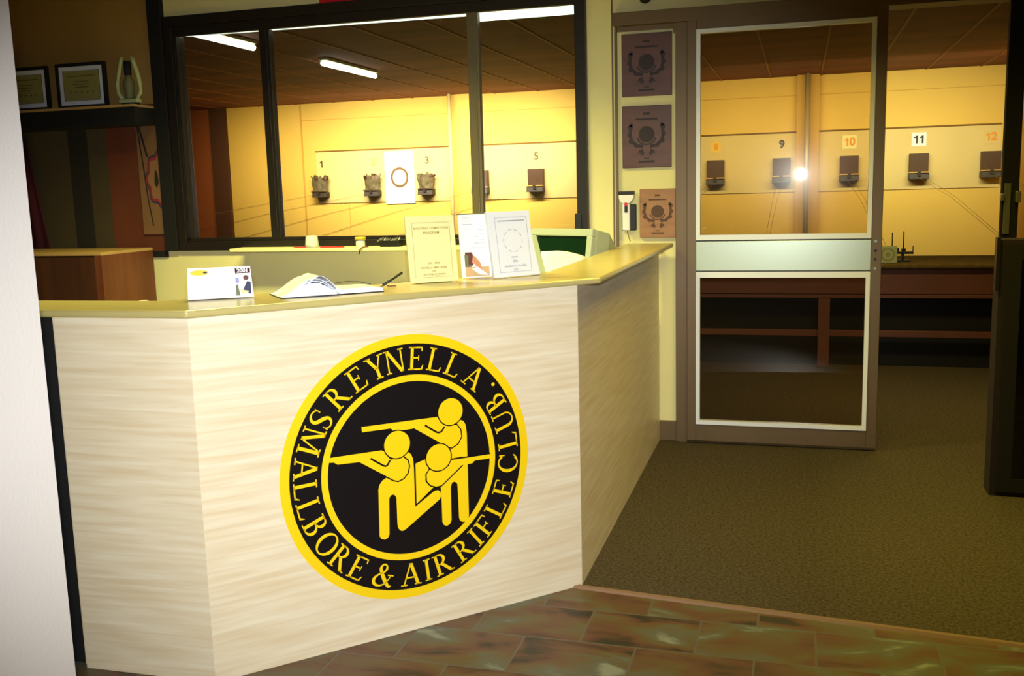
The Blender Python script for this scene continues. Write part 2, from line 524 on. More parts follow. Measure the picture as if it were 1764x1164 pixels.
# ---- door_1 (sliding leaf)
D0, D1 = 5.075, 5.11
dr = sroot('door_1', 'bronze sliding door leaf with two glass panes and a pale green mid panel', 'door')
b = MB()
b.box(-0.554, D0, 0.016, -0.508, D1, 2.16)
b.box(0.334, D0, 0.016, 0.384, D1, 2.16)
b.box(-0.508, D0, 0.016, 0.334, D1, 0.106)
b.box(-0.508, D0, 2.106, 0.334, D1, 2.16)
b.build('door_frame', 'bronze', dr, 0.002)
b = MB(); b.frame(-0.508, 1.067, 0.334, 2.106, 0.020, D0-0.006, D1-0.004); b.box(-0.488, D0-0.006, 1.087, 0.314, D1-0.004, 1.093)
b.build('glazing_bead', 'bead', dr)
b = MB(); b.frame(-0.508, 0.106, 0.334, 0.905, 0.020, D0-0.006, D1-0.004); b.box(-0.488, D0-0.006, 0.876, 0.314, D1-0.004, 0.885)
b.build('glazing_bead', 'bead', dr)
b = MB(); b.box(-0.508, D0-0.002, 0.911, 0.334, D1-0.006, 1.060)
b.build('mid_panel', 'kick', dr, 0.0015)
b = MB(); b.box(-0.508, D0+0.004, 0.905, 0.334, D1-0.008, 0.911); b.box(-0.508, D0+0.004, 1.060, 0.334, D1-0.008, 1.067)
b.build('seal', 'black', dr)
for z0, z1 in ((1.093, 2.086), (0.126, 0.876)):
    b = MB(); b.box(-0.488, D0+0.012, z0, 0.314, D0+0.017, z1)
    b.build('pane', 'door_glass', dr)
for z, m in ((1.052, 'steel'), (1.008, 'black'), (0.965, 'black'), (0.920, 'steel')):
    b = MB(); b.cyl((0.355, D0-0.003, z), (0.355, D0+0.001, z), 0.007, n=14)
    b.build('screw', m, dr)

# ---- door_2 (other leaf, at the right edge)
dr2 = sroot('door_2', 'black framed glass leaf with a lock at the right edge of the opening', 'door')
b = MB()
b.box(0.908, D0+0.02, 0.016, 0.980, D1+0.03, 2.152)
b.box(0.980, D0+0.02, 0.016, 1.78, D1+0.03, 0.11)
b.box(0.980, D0+0.02, 2.09, 1.78, D1+0.03, 2.152)
b.box(1.70, D0+0.02, 0.11, 1.78, D1+0.03, 2.09)
b.build('door_frame', 'matt_black', dr2, 0.002)
b = MB(); b.box(0.980, D0+0.035, 0.11, 1.70, D0+0.04, 2.09)
b.build('pane', 'door_glass', dr2)
b = MB(); b.box(0.916, D0+0.012, 1.078, 0.944, D0+0.02, 1.315)
b.build('lock_plate', 'steel', dr2, 0.002)
b = MB(); b.box(0.899, D0-0.005, 1.235, 0.914, D0+0.03, 1.268); b.box(0.962, D0-0.010, 1.225, 0.985, D0+0.02, 1.278)
b.build('latch', 'steel', dr2, 0.003)
b = MB(); b.box(1.78, W0, 0, 2.3, W1, 2.215)
struct('wall_back', 'dim_wall', b)

# ---- the range behind
FY = 15.0
b = MB(); b.box(-9.4, FY, 0, 2.72, FY+0.1, 2.86)
struct('wall_back', 'range_yellow', b, 'yellow far wall of the shooting range', 'wall')
b = MB()
b.mi = 0; b.box(-10.6, FY, 0, -9.70, FY+0.1, 2.86)
b.mi = 1; b.box(-9.70, FY-0.08, 0, -9.4, FY+0.1, 2.86)
struct('wall_back', ['range_brown', 'range_dark'], b, 'brown panel and dark post at the left end of the range', 'wall')
b = MB(); b.box(2.72, 5.22, 0, 2.82, FY+0.1, 2.86)
struct('wall_right', 'range_yellow', b)
b = MB(); b.box(-10.7, 5.22, 0, -10.6, FY+0.1, 2.86)
struct('wall_left', 'range_brown', b)
b = MB(); b.box(-10.6, 5.12, 0, -5.1, 5.22, 2.86)
struct('wall_front', 'dim_wall', b)
b = MB(); b.box(-10.6, 5.22, 2.84, 2.72, FY, 2.92)
struct('ceiling', 'ceil_brown', b, 'dark brown ceiling of the shooting range', 'ceiling')
b = MB()
k = -15
while -1.13+0.694*k < 2.7:
    x = -1.13+0.694*k
    if x > -10.5:
        b.box(x-0.012, 5.3, 2.832, x+0.012, FY, 2.84)
    k += 1
struct('trim_6', 'ceil_rib', b, 'thin pale ribs running along the range ceiling', 'trim')
# pale target board, dark top edge, horizontal joints of the wall sheets
b = MB(); b.box(-7.76, FY-0.018, 1.20, 2.63, FY, 2.045)
struct('trim_7', 'board_yellow', b, 'long pale board on the far wall carrying the lane numbers', 'board')
b = MB(); b.box(-7.76, FY-0.030, 2.045, 2.63, FY, 2.066); 
struct('trim_8', 'groove', b, 'thin dark rail along the top of the lane board', 'trim')
b = MB(); b.box(-8.0, FY-0.003, 2.565, 2.70, FY, 2.575); b.box(-8.02, FY-0.004, 0, -7.99, FY, 2.84)
for x in (-7.2, -5.1, -2.6, 1.0):
    b.box(x, FY-0.003, 0.2, x+0.008, FY, 1.2)
struct('trim_9', 'pier', b)
for x, wd in ((0.085, 0.31), (-5.13, 0.34)):
    b = MB(); b.box(x-wd/2, FY-0.16, 0, x+wd/2, FY-0.03, 2.84)
    struct('trim_10', 'pier' if x > 0 else 'range_yellow', b, 'flat pier behind the steel pole ' + ('near lane 9' if x > 0 else 'near lane 3'), 'pier')  # left pier takes a lighter paint for the stronger light on it
for x, dx, lb in ((0.075, 0, 'slim steel pole standing before the wall between lanes 9 and 10'), (-5.27, 0, 'slim steel pole, coloured paler for the stronger light, standing before the wall right of lane 3')):
    b = MB(); b.cyl((x, FY-0.30, 0), (x, FY-0.30, 2.84), 0.036 if x > 0 else 0.030, n=16)
    tag(b.build('steel_pole', 'pole_grey' if x > 0 else 'board_yellow'), lb, 'pole')  # left pole's brighter light is put into its paler colour

# ================================================================ RECEPTION COUNTER
ctr = thing('reception_counter', 'pale birch reception counter with yellow topped ledge and round club emblem', 'reception counter', (-1.5557, 2.2276, 0))
cinv = Matrix.Translation((1.5557, -2.2276, 0))
def pframe(o, xd):
    xd = Vector((xd[0], xd[1], 0)).normalized(); yd = Vector((-xd.y, xd.x, 0))
    return cinv @ Matrix(((xd.x, yd.x, 0, o[0]), (xd.y, yd.y, 0, o[1]), (0, 0, 1, 0), (0, 0, 0, 1)))
A_, B_, C_ = (-1.9803, 2.2175), (-1.5556, 2.2276), (-0.6966, 3.1203)
PH = 1.034
pm = pframe(B_, (C_[0]-B_[0], C_[1]-B_[1]))
b = MB(); b.box(0, 0, 0.0, 1.2388, 0.018, PH)
b.build('counter_panel', 'laminate', ctr, 0.001, pm)
b = MB(); b.box(0, 0, 0.0, 0.4248, 0.018, PH)
b.build('counter_panel', 'laminate', ctr, 0.001, pframe(A_, (B_[0]-A_[0], B_[1]-A_[1])))
b = MB(); b.box(0.001, 0, 0.0, 1.99, 0.018, PH)
b.build('counter_panel', 'laminate', ctr, 0.001, pframe(C_, (-0.003, 1.0)))
b = MB()
b.prism([(-2.26, 2.203), (-1.5575, 2.220), (-0.628, 3.172), (-0.622, 5.07), (-0.865, 5.07), (-0.865, 3.408), (-1.79, 2.447), (-2.26, 2.435)],
        lambda x, y, t: (x+1.5557, y-2.2276, PH+t), 0.021)
b.build('counter_top', 'counter_top', ctr, 0.007, seg=3)
b = MB(); b.box(0.0, -0.0, 0.0, 0.02, 0.4, PH)
b.build('end_panel', 'laminate', ctr, 0.001, pframe((-2.0, 2.237), (1, 0)))
b = MB(); b.box(-0.62, 0.0, 0.0, -0.002, 0.02, PH)
b.build('gap_shade', 'matt_black', ctr, 0, pframe((-2.0, 2.245), (1, 0)))  # black sheet standing in for the shade in the gap beside the counter
# tiny screw dents on the front panel are left to the laminate; the emblem
EC, ER = (0.6255, 0.5201), 0.4099
emb = MB()
def disc(mb, r, y0, y1, n=96, r_in=None, cx=0, cy=0, sx=1, sy=1):
    to = lambda a, bb, y: (EC[0]+(cx+a)*ER, y, EC[1]+(cy+bb)*ER)
    ang = [2*pi*i/n for i in range(n)]
    of = [mb.v(to(r*sx*math.cos(t), r*sy*math.sin(t), y0)) for t in ang]
    ob = [mb.v(to(r*sx*math.cos(t), r*sy*math.sin(t), y1)) for t in ang]
    for i in range(n):
        mb.face([of[i], ob[i], ob[(i+1) % n], of[(i+1) % n]])
    if r_in is None:
        mb.face(of)
    else:
        nf = [mb.v(to(r_in*math.cos(t), r_in*math.sin(t), y0)) for t in ang]
        nb = [mb.v(to(r_in*math.cos(t), r_in*math.sin(t), y1)) for t in ang]
        for i in range(n):
            j = (i+1) % n
            mb.face([of[i], of[j], nf[j], nf[i]])
            mb.face([nf[i], nf[j], nb[j], nb[i]])
disc(emb, 1.0, -0.0012, 0.0)
emblem = emb.build('emblem', 'yellow_vinyl', ctr, 0, pm)
emblem['label'] = 'round yellow and black club emblem'
idm = Matrix.Identity(4)
b = MB(); disc(b, 0.932, -0.0020, -0.0012); b.build('black_field', 'black_vinyl', emblem, 0, idm)
b = MB(); disc(b, 0.702, -0.0027, -0.0020, r_in=0.654); b.build('ring', 'yellow_vinyl', emblem, 0, idm)
E3 = lambda y: (lambda a, bb, t: (EC[0]+a*ER, y-t, EC[1]+bb*ER))
FIG = {
 'gun1': [(-0.382,0.367),(0.219,0.357),(0.268,0.290),(0.288,0.279),(0.309,0.279),(0.379,0.278),(0.411,0.232),(0.417,0.176),(0.385,0.126),(0.331,0.100),(0.290,0.114),(0.022,0.297),(-0.112,0.298),(-0.139,0.305),(-0.157,0.324),(-0.380,0.328)],
 'body1': [(0.380,0.280),(0.396,0.300),(0.415,0.306),(0.439,0.293),(0.455,0.262),(0.462,0.191),(0.456,-0.458),(0.444,-0.486),(0.421,-0.499),(0.397,-0.495),(0.377,-0.480),(0.371,-0.455),(0.369,-0.234),(0.366,-0.185),(0.344,-0.165),(0.322,-0.170),(0.310,-0.201),(0.306,-0.462),(0.292,-0.490),(0.266,-0.502),(0.241,-0.490),(0.229,-0.462),(0.229,-0.286),(0.226,-0.186),(0.414,-0.048),(0.420,0.02),(0.322,0.019),(0.313,0.103),(0.331,0.100),(0.385,0.126),(0.417,0.176),(0.411,0.232)],
 'gun2': [(-0.650,0.180),(-0.239,0.173),(-0.217,0.162),(-0.182,0.104),(-0.166,0.091),(-0.066,0.096),(-0.033,0.064),(-0.024,0.019),(-0.038,-0.032),(-0.073,-0.068),(-0.119,-0.082),(-0.152,-0.071),(-0.420,0.114),(-0.577,0.122),(-0.602,0.141),(-0.650,0.147)],
 'body2': [(-0.063,0.098),(-0.045,0.122),(-0.030,0.127),(-0.007,0.107),(0.008,0.067),(0.011,0.002),(0.009,-0.301),(0.172,-0.207),(0.201,-0.206),(0.220,-0.222),(0.227,-0.250),(0.215,-0.278),(-0.069,-0.455),(-0.098,-0.467),(-0.122,-0.458),(-0.137,-0.432),(-0.140,-0.40),(-0.138,-0.207),(-0.146,-0.186),(-0.163,-0.174),(-0.183,-0.178),(-0.196,-0.199),(-0.207,-0.470),(-0.218,-0.494),(-0.245,-0.505),(-0.272,-0.493),(-0.285,-0.470),(-0.277,-0.118),(-0.266,-0.082),(-0.240,-0.053),(-0.205,-0.037),(-0.152,-0.071),(-0.119,-0.082),(-0.073,-0.068),(-0.038,-0.032),(-0.024,0.019),(-0.033,0.064)],
 'body3': [(0.019,0.032),(0.107,0.055),(0.135,-0.031),(0.108,-0.062),(0.103,-0.110),(0.128,-0.152),(0.165,-0.180),(0.015,-0.283)],
 'gun3': [(0.300,0.014),(0.655,0.006),(0.655,-0.031),(0.518,-0.027),(0.496,-0.045),(0.414,-0.045),(0.231,-0.176),(0.185,-0.179),(0.139,-0.160),(0.108,-0.122),(0.106,-0.067),(0.135,-0.031),(0.179,-0.049),(0.248,-0.053),(0.296,-0.029)],
}
LN = {'a': [(0.116,0.309),(0.168,0.270),(0.212,0.240),(0.228,0.236),(0.248,0.240),(0.276,0.273)],
      'b': [(-0.326,0.126),(-0.270,0.085),(-0.228,0.056),(-0.212,0.050),(-0.198,0.055),(-0.175,0.089)]}
def line(mb, pts, wd, to3, thick=0.0004, closed=False):
    n = len(pts)
    Lp, Rp = [], []
    for i, p in enumerate(pts):
        q0 = pts[(i-1) % n] if (closed or i > 0) else p
        q1 = pts[(i+1) % n] if (closed or i < n-1) else p
        dx, dy = q1[0]-q0[0], q1[1]-q0[1]
        l = math.hypot(dx, dy) or 1
        Lp.append((p[0]-dy/l*wd/2, p[1]+dx/l*wd/2)); Rp.append((p[0]+dy/l*wd/2, p[1]-dx/l*wd/2))
    rng = range(n if closed else n-1)
    VL = [mb.v(to3(a, bb, thick)) for a, bb in Lp]; VR = [mb.v(to3(a, bb, thick)) for a, bb in Rp]
    for i in rng:
        j = (i+1) % n
        mb.face([VL[i], VR[i], VR[j], VL[j]])
LW = 0.010
def circ(cx, cy, r, a0=0, a1=360, n=48):
    return [(cx+r*math.cos(math.radians(a0+(a1-a0)*i/n)), cy+r*math.sin(math.radians(a0+(a1-a0)*i/n))) for i in range(n+1)]
# three shooters: body below, then rifle and arm outlined in black, then the head outlined in black
for body, gun, hc, ln, lay in (('body1', 'gun1', (0.330, 0.383), 'a', 0), ('body3', 'gun3', (0.214, 0.048), None, 2), ('body2', 'gun2', (-0.115, 0.198), 'b', 1)):
    y = -0.0022 - 0.0012*lay
    f = MB()
    f.mi = 0; f.prism(FIG[body], E3(y), 0.0003)
    f.mi = 1
    if body == 'body3': line(f, FIG[body], LW, E3(y-0.0004), closed=True)
    f.mi = 1
    g = FIG[gun]
    arm = {'gun1': g[4:12], 'gun2': g[5:13], 'gun3': g[5:15]+g[0:2]}[gun]
    line(f, arm, LW*1.3, E3(y-0.0002))
    f.mi = 0; f.prism(g, E3(y-0.0006), 0.0002)
    f.mi = 1; line(f, arm, LW*0.8, E3(y-0.0006))
    if ln: line(f, LN[ln], 0.014, E3(y-0.0006))
    f.mi = 1; f.prism(circ(hc[0], hc[1], 0.111)[:-1], E3(y-0.0011), 0.0001)
    f.mi = 0; f.prism(circ(hc[0], hc[1], 0.102)[:-1], E3(y-0.0013), 0.0001)
    f.build('shooter_figure', ['yellow_vinyl', 'black_vinyl'], emblem, 0, idm)

# serif lettering, cap height 1
T, th, sf = 0.145, 0.065, 0.055
def G(ch):
    P = []
    def q(*p): P.append(list(p))
    def rect(x0, y0, x1, y1): q((x0, y0), (x1, y0), (x1, y1), (x0, y1))
    def dia(x0, y0, x1, y1, wd): q((x0-wd/2, y0), (x0+wd/2, y0), (x1+wd/2, y1), (x1-wd/2, y1))
    def stem(x, y0=0, y1=1, wd=T, sw=0.12, top=True, bot=True):
        rect(x-wd/2, y0, x+wd/2, y1)
        if bot: rect(x-wd/2-sw*0.8, y0, x+wd/2+sw*0.8, y0+sf)
        if top: rect(x-wd/2-sw*0.8, y1-sf, x+wd/2+sw*0.8, y1)
    def arc(cx, cy, rx, ry, a0, a1, tx, ty, n=18):
        for i in range(n):
            t0 = math.radians(a0+(a1-a0)*i/n); t1 = math.radians(a0+(a1-a0)*(i+1)/n)
            q((cx+rx*math.cos(t0), cy+ry*math.sin(t0)), (cx+rx*math.cos(t1), cy+ry*math.sin(t1)),
              (cx+(rx-tx)*math.cos(t1), cy+(ry-ty)*math.sin(t1)), (cx+(rx-tx)*math.cos(t0), cy+(ry-ty)*math.sin(t0)))
    def path(pts, n=6):
        # Catmull-Rom through (x, y, width)
        pp = [pts[0]] + pts + [pts[-1]]
        out = []
        for i in range(1, len(pp)-2):
            for k in range(n):
                t = k/n
                out.append(tuple(0.5*((2*pp[i][j]) + (-pp[i-1][j]+pp[i+1][j])*t + (2*pp[i-1][j]-5*pp[i][j]+4*pp[i+1][j]-pp[i+2][j])*t*t + (-pp[i-1][j]+3*pp[i][j]-3*pp[i+1][j]+pp[i+2][j])*t**3) for j in range(3)))
        out.append(pts[-1])
        Ls, Rs = [], []
        for i, p in enumerate(out):
            a = out[max(i-1, 0)]; d = out[min(i+1, len(out)-1)]
            dx, dy = d[0]-a[0], d[1]-a[1]; l = math.hypot(dx, dy) or 1
            Ls.append((p[0]-dy/l*p[2]/2, p[1]+dx/l*p[2]/2)); Rs.append((p[0]+dy/l*p[2]/2, p[1]-dx/l*p[2]/2))
        for i in range(len(out)-1):
            q(Ls[i], Rs[i], Rs[i+1], Ls[i+1])
    if ch in 'EFL':
        stem(0.18)
        if ch in 'EF':
            rect(0.18, 1-th, 0.66, 1); q((0.60, 1), (0.68, 1), (0.70, 0.80), (0.66, 0.80))
            rect(0.18, 0.49, 0.52, 0.49+th); q((0.49, 0.63), (0.53, 0.63), (0.53, 0.41), (0.49, 0.41))
        if ch in 'EL':
            rect(0.18, 0, 0.68, th); q((0.60, 0), (0.70, 0), (0.76, 0.22), (0.72, 0.22))
        wdt = 0.80
    elif ch == 'I':
        stem(0.2); wdt = 0.4
    elif ch == 'R':
        stem(0.18); arc(0.30, 0.735, 0.32, 0.265, -90, 90, 0.14, th)
        rect(0.18, 1-th, 0.31, 1); rect(0.18, 0.47, 0.31, 0.47+th)
        dia(0.78, 0, 0.40, 0.5, 0.17); rect(0.70, 0, 0.93, sf); wdt = 0.92
    elif ch == 'B':
        stem(0.18); arc(0.32, 0.76, 0.26, 0.24, -90, 90, 0.13, th); arc(0.32, 0.28, 0.34, 0.28, -90, 90, 0.14, th)
        for y in (1-th, 0.52, 0.495, 0): rect(0.18, y, 0.33, y+th)
        wdt = 0.78
    elif ch == 'A':
        dia(0.84, 0, 0.46, 1.0, 0.16); dia(0.14, 0, 0.44, 0.98, 0.07)
        rect(0.26, 0.32, 0.72, 0.32+th); rect(0.0, 0, 0.30, sf); rect(0.67, 0, 1.0, sf); wdt = 1.0
    elif ch == 'Y':
        stem(0.48, 0, 0.5, top=False); dia(0.48, 0.42, 0.16, 1, 0.16); dia(0.50, 0.45, 0.78, 1, 0.07)
        rect(0.0, 1-sf, 0.32, 1); rect(0.66, 1-sf, 0.94, 1); wdt = 0.94
    elif ch == 'N':
        stem(0.16, wd=0.07, top=False); stem(0.84, wd=0.07, bot=False); dia(0.80, 0, 0.17, 1, 0.17); rect(0.0, 1-sf, 0.2, 1); wdt = 1.0
    elif ch == 'M':
        stem(0.14, wd=0.07); stem(0.98, wd=0.15); dia(0.55, 0.03, 0.20, 1, 0.15); dia(0.55, 0.03, 0.94, 1, 0.07); wdt = 1.12
    elif ch == 'O':
        arc(0.45, 0.5, 0.45, 0.52, 0, 360, 0.15, th, 40); wdt = 0.9
    elif ch == 'C':
        arc(0.46, 0.5, 0.46, 0.52, 42, 318, 0.15, th, 30); q((0.76, 0.98), (0.82, 0.98), (0.82, 0.70), (0.78, 0.70)); wdt = 0.84
        q((0.74, 0.16), (0.80, 0.12), (0.86, 0.26), (0.82, 0.28))
    elif ch == 'U':
        rect(0.09, 0.32, 0.23, 1); rect(0.74, 0.32, 0.81, 1); arc(0.45, 0.34, 0.36, 0.36, 180, 270, 0.14, th); arc(0.45, 0.34, 0.36, 0.36, 270, 360, 0.07, th)
        rect(0.0, 1-sf, 0.33, 1); rect(0.64, 1-sf, 0.92, 1); wdt = 0.92
    elif ch == 'S':
        path([(0.54, 0.74, 0.035), (0.52, 0.88, 0.05), (0.36, 0.975, 0.065), (0.16, 0.90, 0.10), (0.11, 0.73, 0.13), (0.24, 0.57, 0.16), (0.46, 0.42, 0.16), (0.57, 0.25, 0.13), (0.48, 0.08, 0.10), (0.28, 0.02, 0.065), (0.10, 0.10, 0.05), (0.06, 0.27, 0.035)])
        q((0.52, 0.72), (0.57, 0.72), (0.57, 0.98), (0.52, 0.94)); q((0.04, 0.02), (0.09, 0.06), (0.09, 0.30), (0.04, 0.30)); wdt = 0.64
    elif ch == '&':
        path([(0.98, 0.06, 0.05), (0.86, 0.03, 0.12), (0.62, 0.28, 0.17), (0.38, 0.62, 0.15), (0.31, 0.80, 0.12), (0.40, 0.95, 0.07), (0.54, 0.93, 0.07), (0.60, 0.78, 0.10), (0.50, 0.63, 0.08), (0.24, 0.47, 0.08), (0.10, 0.28, 0.14), (0.16, 0.09, 0.14), (0.38, 0.02, 0.08), (0.62, 0.10, 0.06), (0.78, 0.30, 0.05), (0.86, 0.50, 0.05)])
        rect(0.72, 0.48, 1.0, 0.48+sf); wdt = 1.0
    else:
        P.append([(0.1+0.085*math.cos(i*pi/8), 0.09+0.085*math.sin(i*pi/8)) for i in range(16)]); wdt = 0.2
    return P, wdt
let = MB()
CAPH = 0.172
def put(ch, ang, flip):
    P, wd = G(ch)
    a = math.radians(ang)
    er = (math.cos(a), math.sin(a))                       # outwards
    if not flip:
        up = er; rt = (er[1], -er[0]); base = 0.735      # clockwise reading
    else:
        up = (-er[0], -er[1]); rt = (-er[1], er[0]); base = 0.905
    ox, oy = er[0]*base, er[1]*base
    for pl in P:
        pts = []
        for x, y in pl:
            X = (x-wd/2)*CAPH*(0.98 if flip else 0.93); Y = y*CAPH
            pts.append((ox+rt[0]*X+up[0]*Y, oy+rt[1]*X+up[1]*Y))
        let.face([let.v((EC[0]+p[0]*ER, -0.0026, EC[1]+p[1]*ER)) for p in pts])
for ch, a in (('R', 131.9), ('E', 118.8), ('Y', 107.4), ('N', 97.1), ('E', 85.1), ('L', 74.1), ('L', 63.0), ('A', 48.8)):
    put(ch, a, False)
for ch, a in (('S', 145.7), ('M', 157.0), ('A', 171.3), ('L', 182.0), ('L', 191.7), ('B', 201.8), ('O', 213.2), ('R', 224.6), ('E', 235.8), ('&', 250.8), ('A', 266.9), ('I', 276.2),
              ('R', 285.6), ('R', 299.3), ('I', 308.4), ('F', 316.8), ('L', 327.8), ('E', 339.4), ('C', 353.0), ('L', 5.8), ('U', 17.6), ('B', 29.6), ('.', 37.9)):
    put(ch, a, True)
let.build('lettering', 'yellow_vinyl', emblem, 0, idm)

# ================================================================ THINGS ON THE COUNTER
ZT = PH + 0.0212
def card_frame(pl, pr, lean):
    """frame whose x runs from pl to pr on the counter top, z up the leaning face, y backwards"""
    x = Vector((pr[0]-pl[0], pr[1]-pl[1], 0)); wd = x.length; x.normalize()
    z = Vector((-x.y*math.sin(lean), x.x*math.sin(lean), math.cos(lean)))
    y = z.cross(x)
    return Matrix(((x.x, y.x, z.x, pl[0]), (x.y, y.y, z.y, pl[1]), (x.z, y.z, z.z, ZT+0.0024), (0, 0, 0, 1))), wd

def on(y):      # plane just in front of a face: to3 for lettering centred at (cx,cz)
    return lambda cx, cz: (lambda a, bb, t: (cx+a, y, cz+bb))

# cream competition booklet
mx, wd = card_frame((-1.205, 2.934), (-1.074, 3.031), math.radians(9))
H1 = 0.217
bk = thing('booklet', 'cream booklet standing on the counter, widest of the three, with olive lettering', 'booklet', mx=mx)
m_ = MB()
m_.prism([(0, 0), (wd, 0), (wd-0.002, H1), (-0.004, H1)], lambda a, bb, t: (a, t, bb), 0.010)
m_.build('cover', 'paper_cream', bk, 0.001)
m_ = MB()
f = on(-0.0008)
m_.frame(0.018, 0.016, wd-0.018, H1-0.022, 0.0009, -0.0008, 0)
for s_, sz, z in (('SHOOTING COMPETITION', 0.0098, 0.176), ('PROGRAM', 0.0115, 0.161), ('2001 - 2002', 0.0085, 0.062), ('REYNELLA SMALLBORE', 0.0085, 0.047), ('AND', 0.006, 0.036), ('AIR RIFLE CLUB INC', 0.0085, 0.025)):
    add_text(m_, s_, sz, f(wd/2, z), 0.0002)
m_.build('lettering', 'ink_olive', bk)
m_ = MB(); m_.box(0.02, 0.010, 0.0, wd-0.02, 0.05, 0.003)
m_.build('stand', 'clear_plastic', bk)

# leaflet with a photograph
mx, wd = card_frame((-1.089, 3.112), (-1.004, 3.174), math.radians(9))
lf = thing('leaflet', 'narrow white leaflet between the two booklets with a colour photo at its foot', 'leaflet', mx=mx)
H2 = 0.217
m_ = MB(); m_.box(0, 0, 0, wd, 0.008, H2); m_.build('sheet', 'paper_white', lf, 0.001)
m_ = MB()
m_.mi = 0; m_.box(0.012, -0.0006, 0.004, wd-0.008, 0, 0.036)
m_.mi = 1; m_.box(0.012, -0.0009, 0.036, 0.034, 0, 0.078)
m_.mi = 2; m_.prism([(0.024, 0.044), (0.040, 0.040), (0.046, 0.066), (0.038, 0.086), (0.014, 0.086), (0.014, 0.078), (0.026, 0.076)], lambda a, bb, t: (a, -0.0012-t, bb), 0.0002)
m_.mi = 3; m_.prism([(0.036, 0.050), (0.046, 0.046), (0.064, 0.018), (0.072, 0.024), (0.066, 0.050), (0.050, 0.070), (0.042, 0.076)], lambda a, bb, t: (a, -0.0016-t, bb), 0.0002)
m_.mi = 4; m_.prism([(0.034, 0.030), (0.056, 0.036), (0.094, 0.006), (0.060, 0.010)], lambda a, bb, t: (a, -0.0020-t, bb), 0.0002)
m_.build('photograph', ['print_tan', 'print_green', 'print_brown', 'skin_tone', 'paper_white'], lf)
m_ = MB()
for i, (x0, x1, z) in enumerate(((0.014, 0.034, 0.204), (0.014, 0.038, 0.198), (0.014, 0.048, 0.180), (0.070, 0.088, 0.170), (0.066, 0.088, 0.160), (0.060, 0.088, 0.148), (0.056, 0.086, 0.138), (0.056, 0.088, 0.126), (0.05, 0.088, 0.116), (0.03, 0.085, 0.100))):
    m_.box(x0, -0.0006, z, x1, 0, z+0.0018)
m_.build('print_line', 'ink_grey', lf)
m_ = MB(); m_.box(-0.001, -0.0006, H2-0.003, wd+0.001, 0.0085, H2+0.001); m_.build('top_edge', 'print_green', lf)

# white booklet
mx, wd = card_frame((-0.976, 3.112), (-0.856, 3.259), math.radians(9))
wb = thing('booklet', 'white booklet standing right of the leaflet, with a faint round crest', 'booklet', mx=mx)
H3 = 0.222
m_ = MB()
n = 10
outl = [(0, 0), (wd, 0)] + [(wd - 0.030*math.sin(pi/2*i/n)*(1)+0.012*(i/n), H3*i/n) for i in range(1, n+1)] + [(-0.004, H3)]
m_.prism(outl, lambda a, bb, t: (a, t, bb), 0.012)
m_.build('cover', 'paper_cool', wb, 0.001)
m_ = MB()
m_.frame(0.026, 0.016, wd-0.034, H3-0.020, 0.0010, -0.0008, 0)
wc = (wd-0.008)/2
for s_, sz, z in (('2000/2001', 0.0065, 0.066), ('Rifle', 0.0120, 0.052), ('Smallbore & Air Rifle', 0.0105, 0.036), ('2001', 0.0095, 0.023)):
    add_text(m_, s_, sz, f(wc, z), 0.0002)
m_.box(0.036, -0.0008, 0.188, wd-0.044, 0, 0.1915)
for a0 in range(20, 380, 36):
    line(m_, circ(wc, 0.122, 0.038, a0, a0+22, 5), 0.002, lambda a, bb, t: (a, -0.0008, bb))
m_.build('lettering', 'ink_grey', wb)
m_ = MB()
mx2, wd2 = card_frame((-0.915, 3.255), (-0.850, 3.312), math.radians(12))
m_.prism([(0, 0), (wd2, 0), (wd2-0.02, 0.13), (-0.01, 0.13)], lambda a, bb, t: (a, t, bb), 0.006)
o = m_.build('leaflet', 'mint', None, 0.001); o.matrix_world = mx2
tag(o, 'short grey green leaflet mostly hidden behind the white booklet', 'leaflet')

# tent calendar
mx, wd = card_frame((-1.699, 2.441), (-1.540, 2.537), math.radians(14))
cal = thing('desk_calendar', 'white tent calendar for 2001 at the left end of the counter top', 'calendar', mx=mx)
Hc = 0.092
m_ = MB(); m_.prism([(0, 0), (wd, 0), (wd-0.006, Hc), (0.003, Hc)], lambda a, bb, t: (a, t, bb), 0.0018); m_.build('front_card', 'paper_white', cal)
m_ = MB()
m_.mx = Matrix.Translation((0, 0.002, Hc)) @ Matrix.Rotation(math.radians(34), 4, 'X')
m_.box(0.004, 0, -Hc*1.06, wd-0.008, 0.0015, 0)
m_.build('back_card', 'paper_white', cal)
m_ = MB()
m_.mi = 0; m_.prism(circ(0.036, 0.078, 0.020)[:-1], lambda a, bb, t: (0.036+(a-0.036)*1.3, -0.0005-t, 0.078+(bb-0.078)*0.42), 0.0002)
m_.mi = 1; m_.prism(circ(0.052, 0.0785, 0.006)[:-1], lambda a, bb, t: (a, -0.0009-t, 0.0785+(bb-0.0785)*0.5), 0.0002)
m_.build('logo_patch', ['yellow_vinyl', 'print_blue'], cal)
m_ = MB()
x0, x1 = wd-0.050, wd-0.007
m_.mi = 0; m_.box(x0, -0.0005, 0.072, x1, 0, 0.087)
m_.mi = 1; add_text(m_, '2001', 0.0165, lambda a, bb, t: ((x0+x1)/2+a, -0.0009, 0.0795+bb), 0.0006)
m_.mi = 2; m_.box(x0, -0.0005, 0.006, x1, 0, 0.068)
m_.mi = 3; m_.box(x0, -0.0009, 0.044, x0+0.010, 0, 0.058)
m_.mi = 4; m_.prism([(x0+0.02, 0.022), (x1, 0.008), (x1, 0.045), (x1-0.010, 0.048)], lambda a, bb, t: (a, -0.0009-t, bb), 0.0002)
m_.mi = 5; m_.prism(circ(x1-0.013, 0.058, 0.0075, n=16)[:-1], lambda a, bb, t: (a, -0.0013-t, bb), 0.0002)
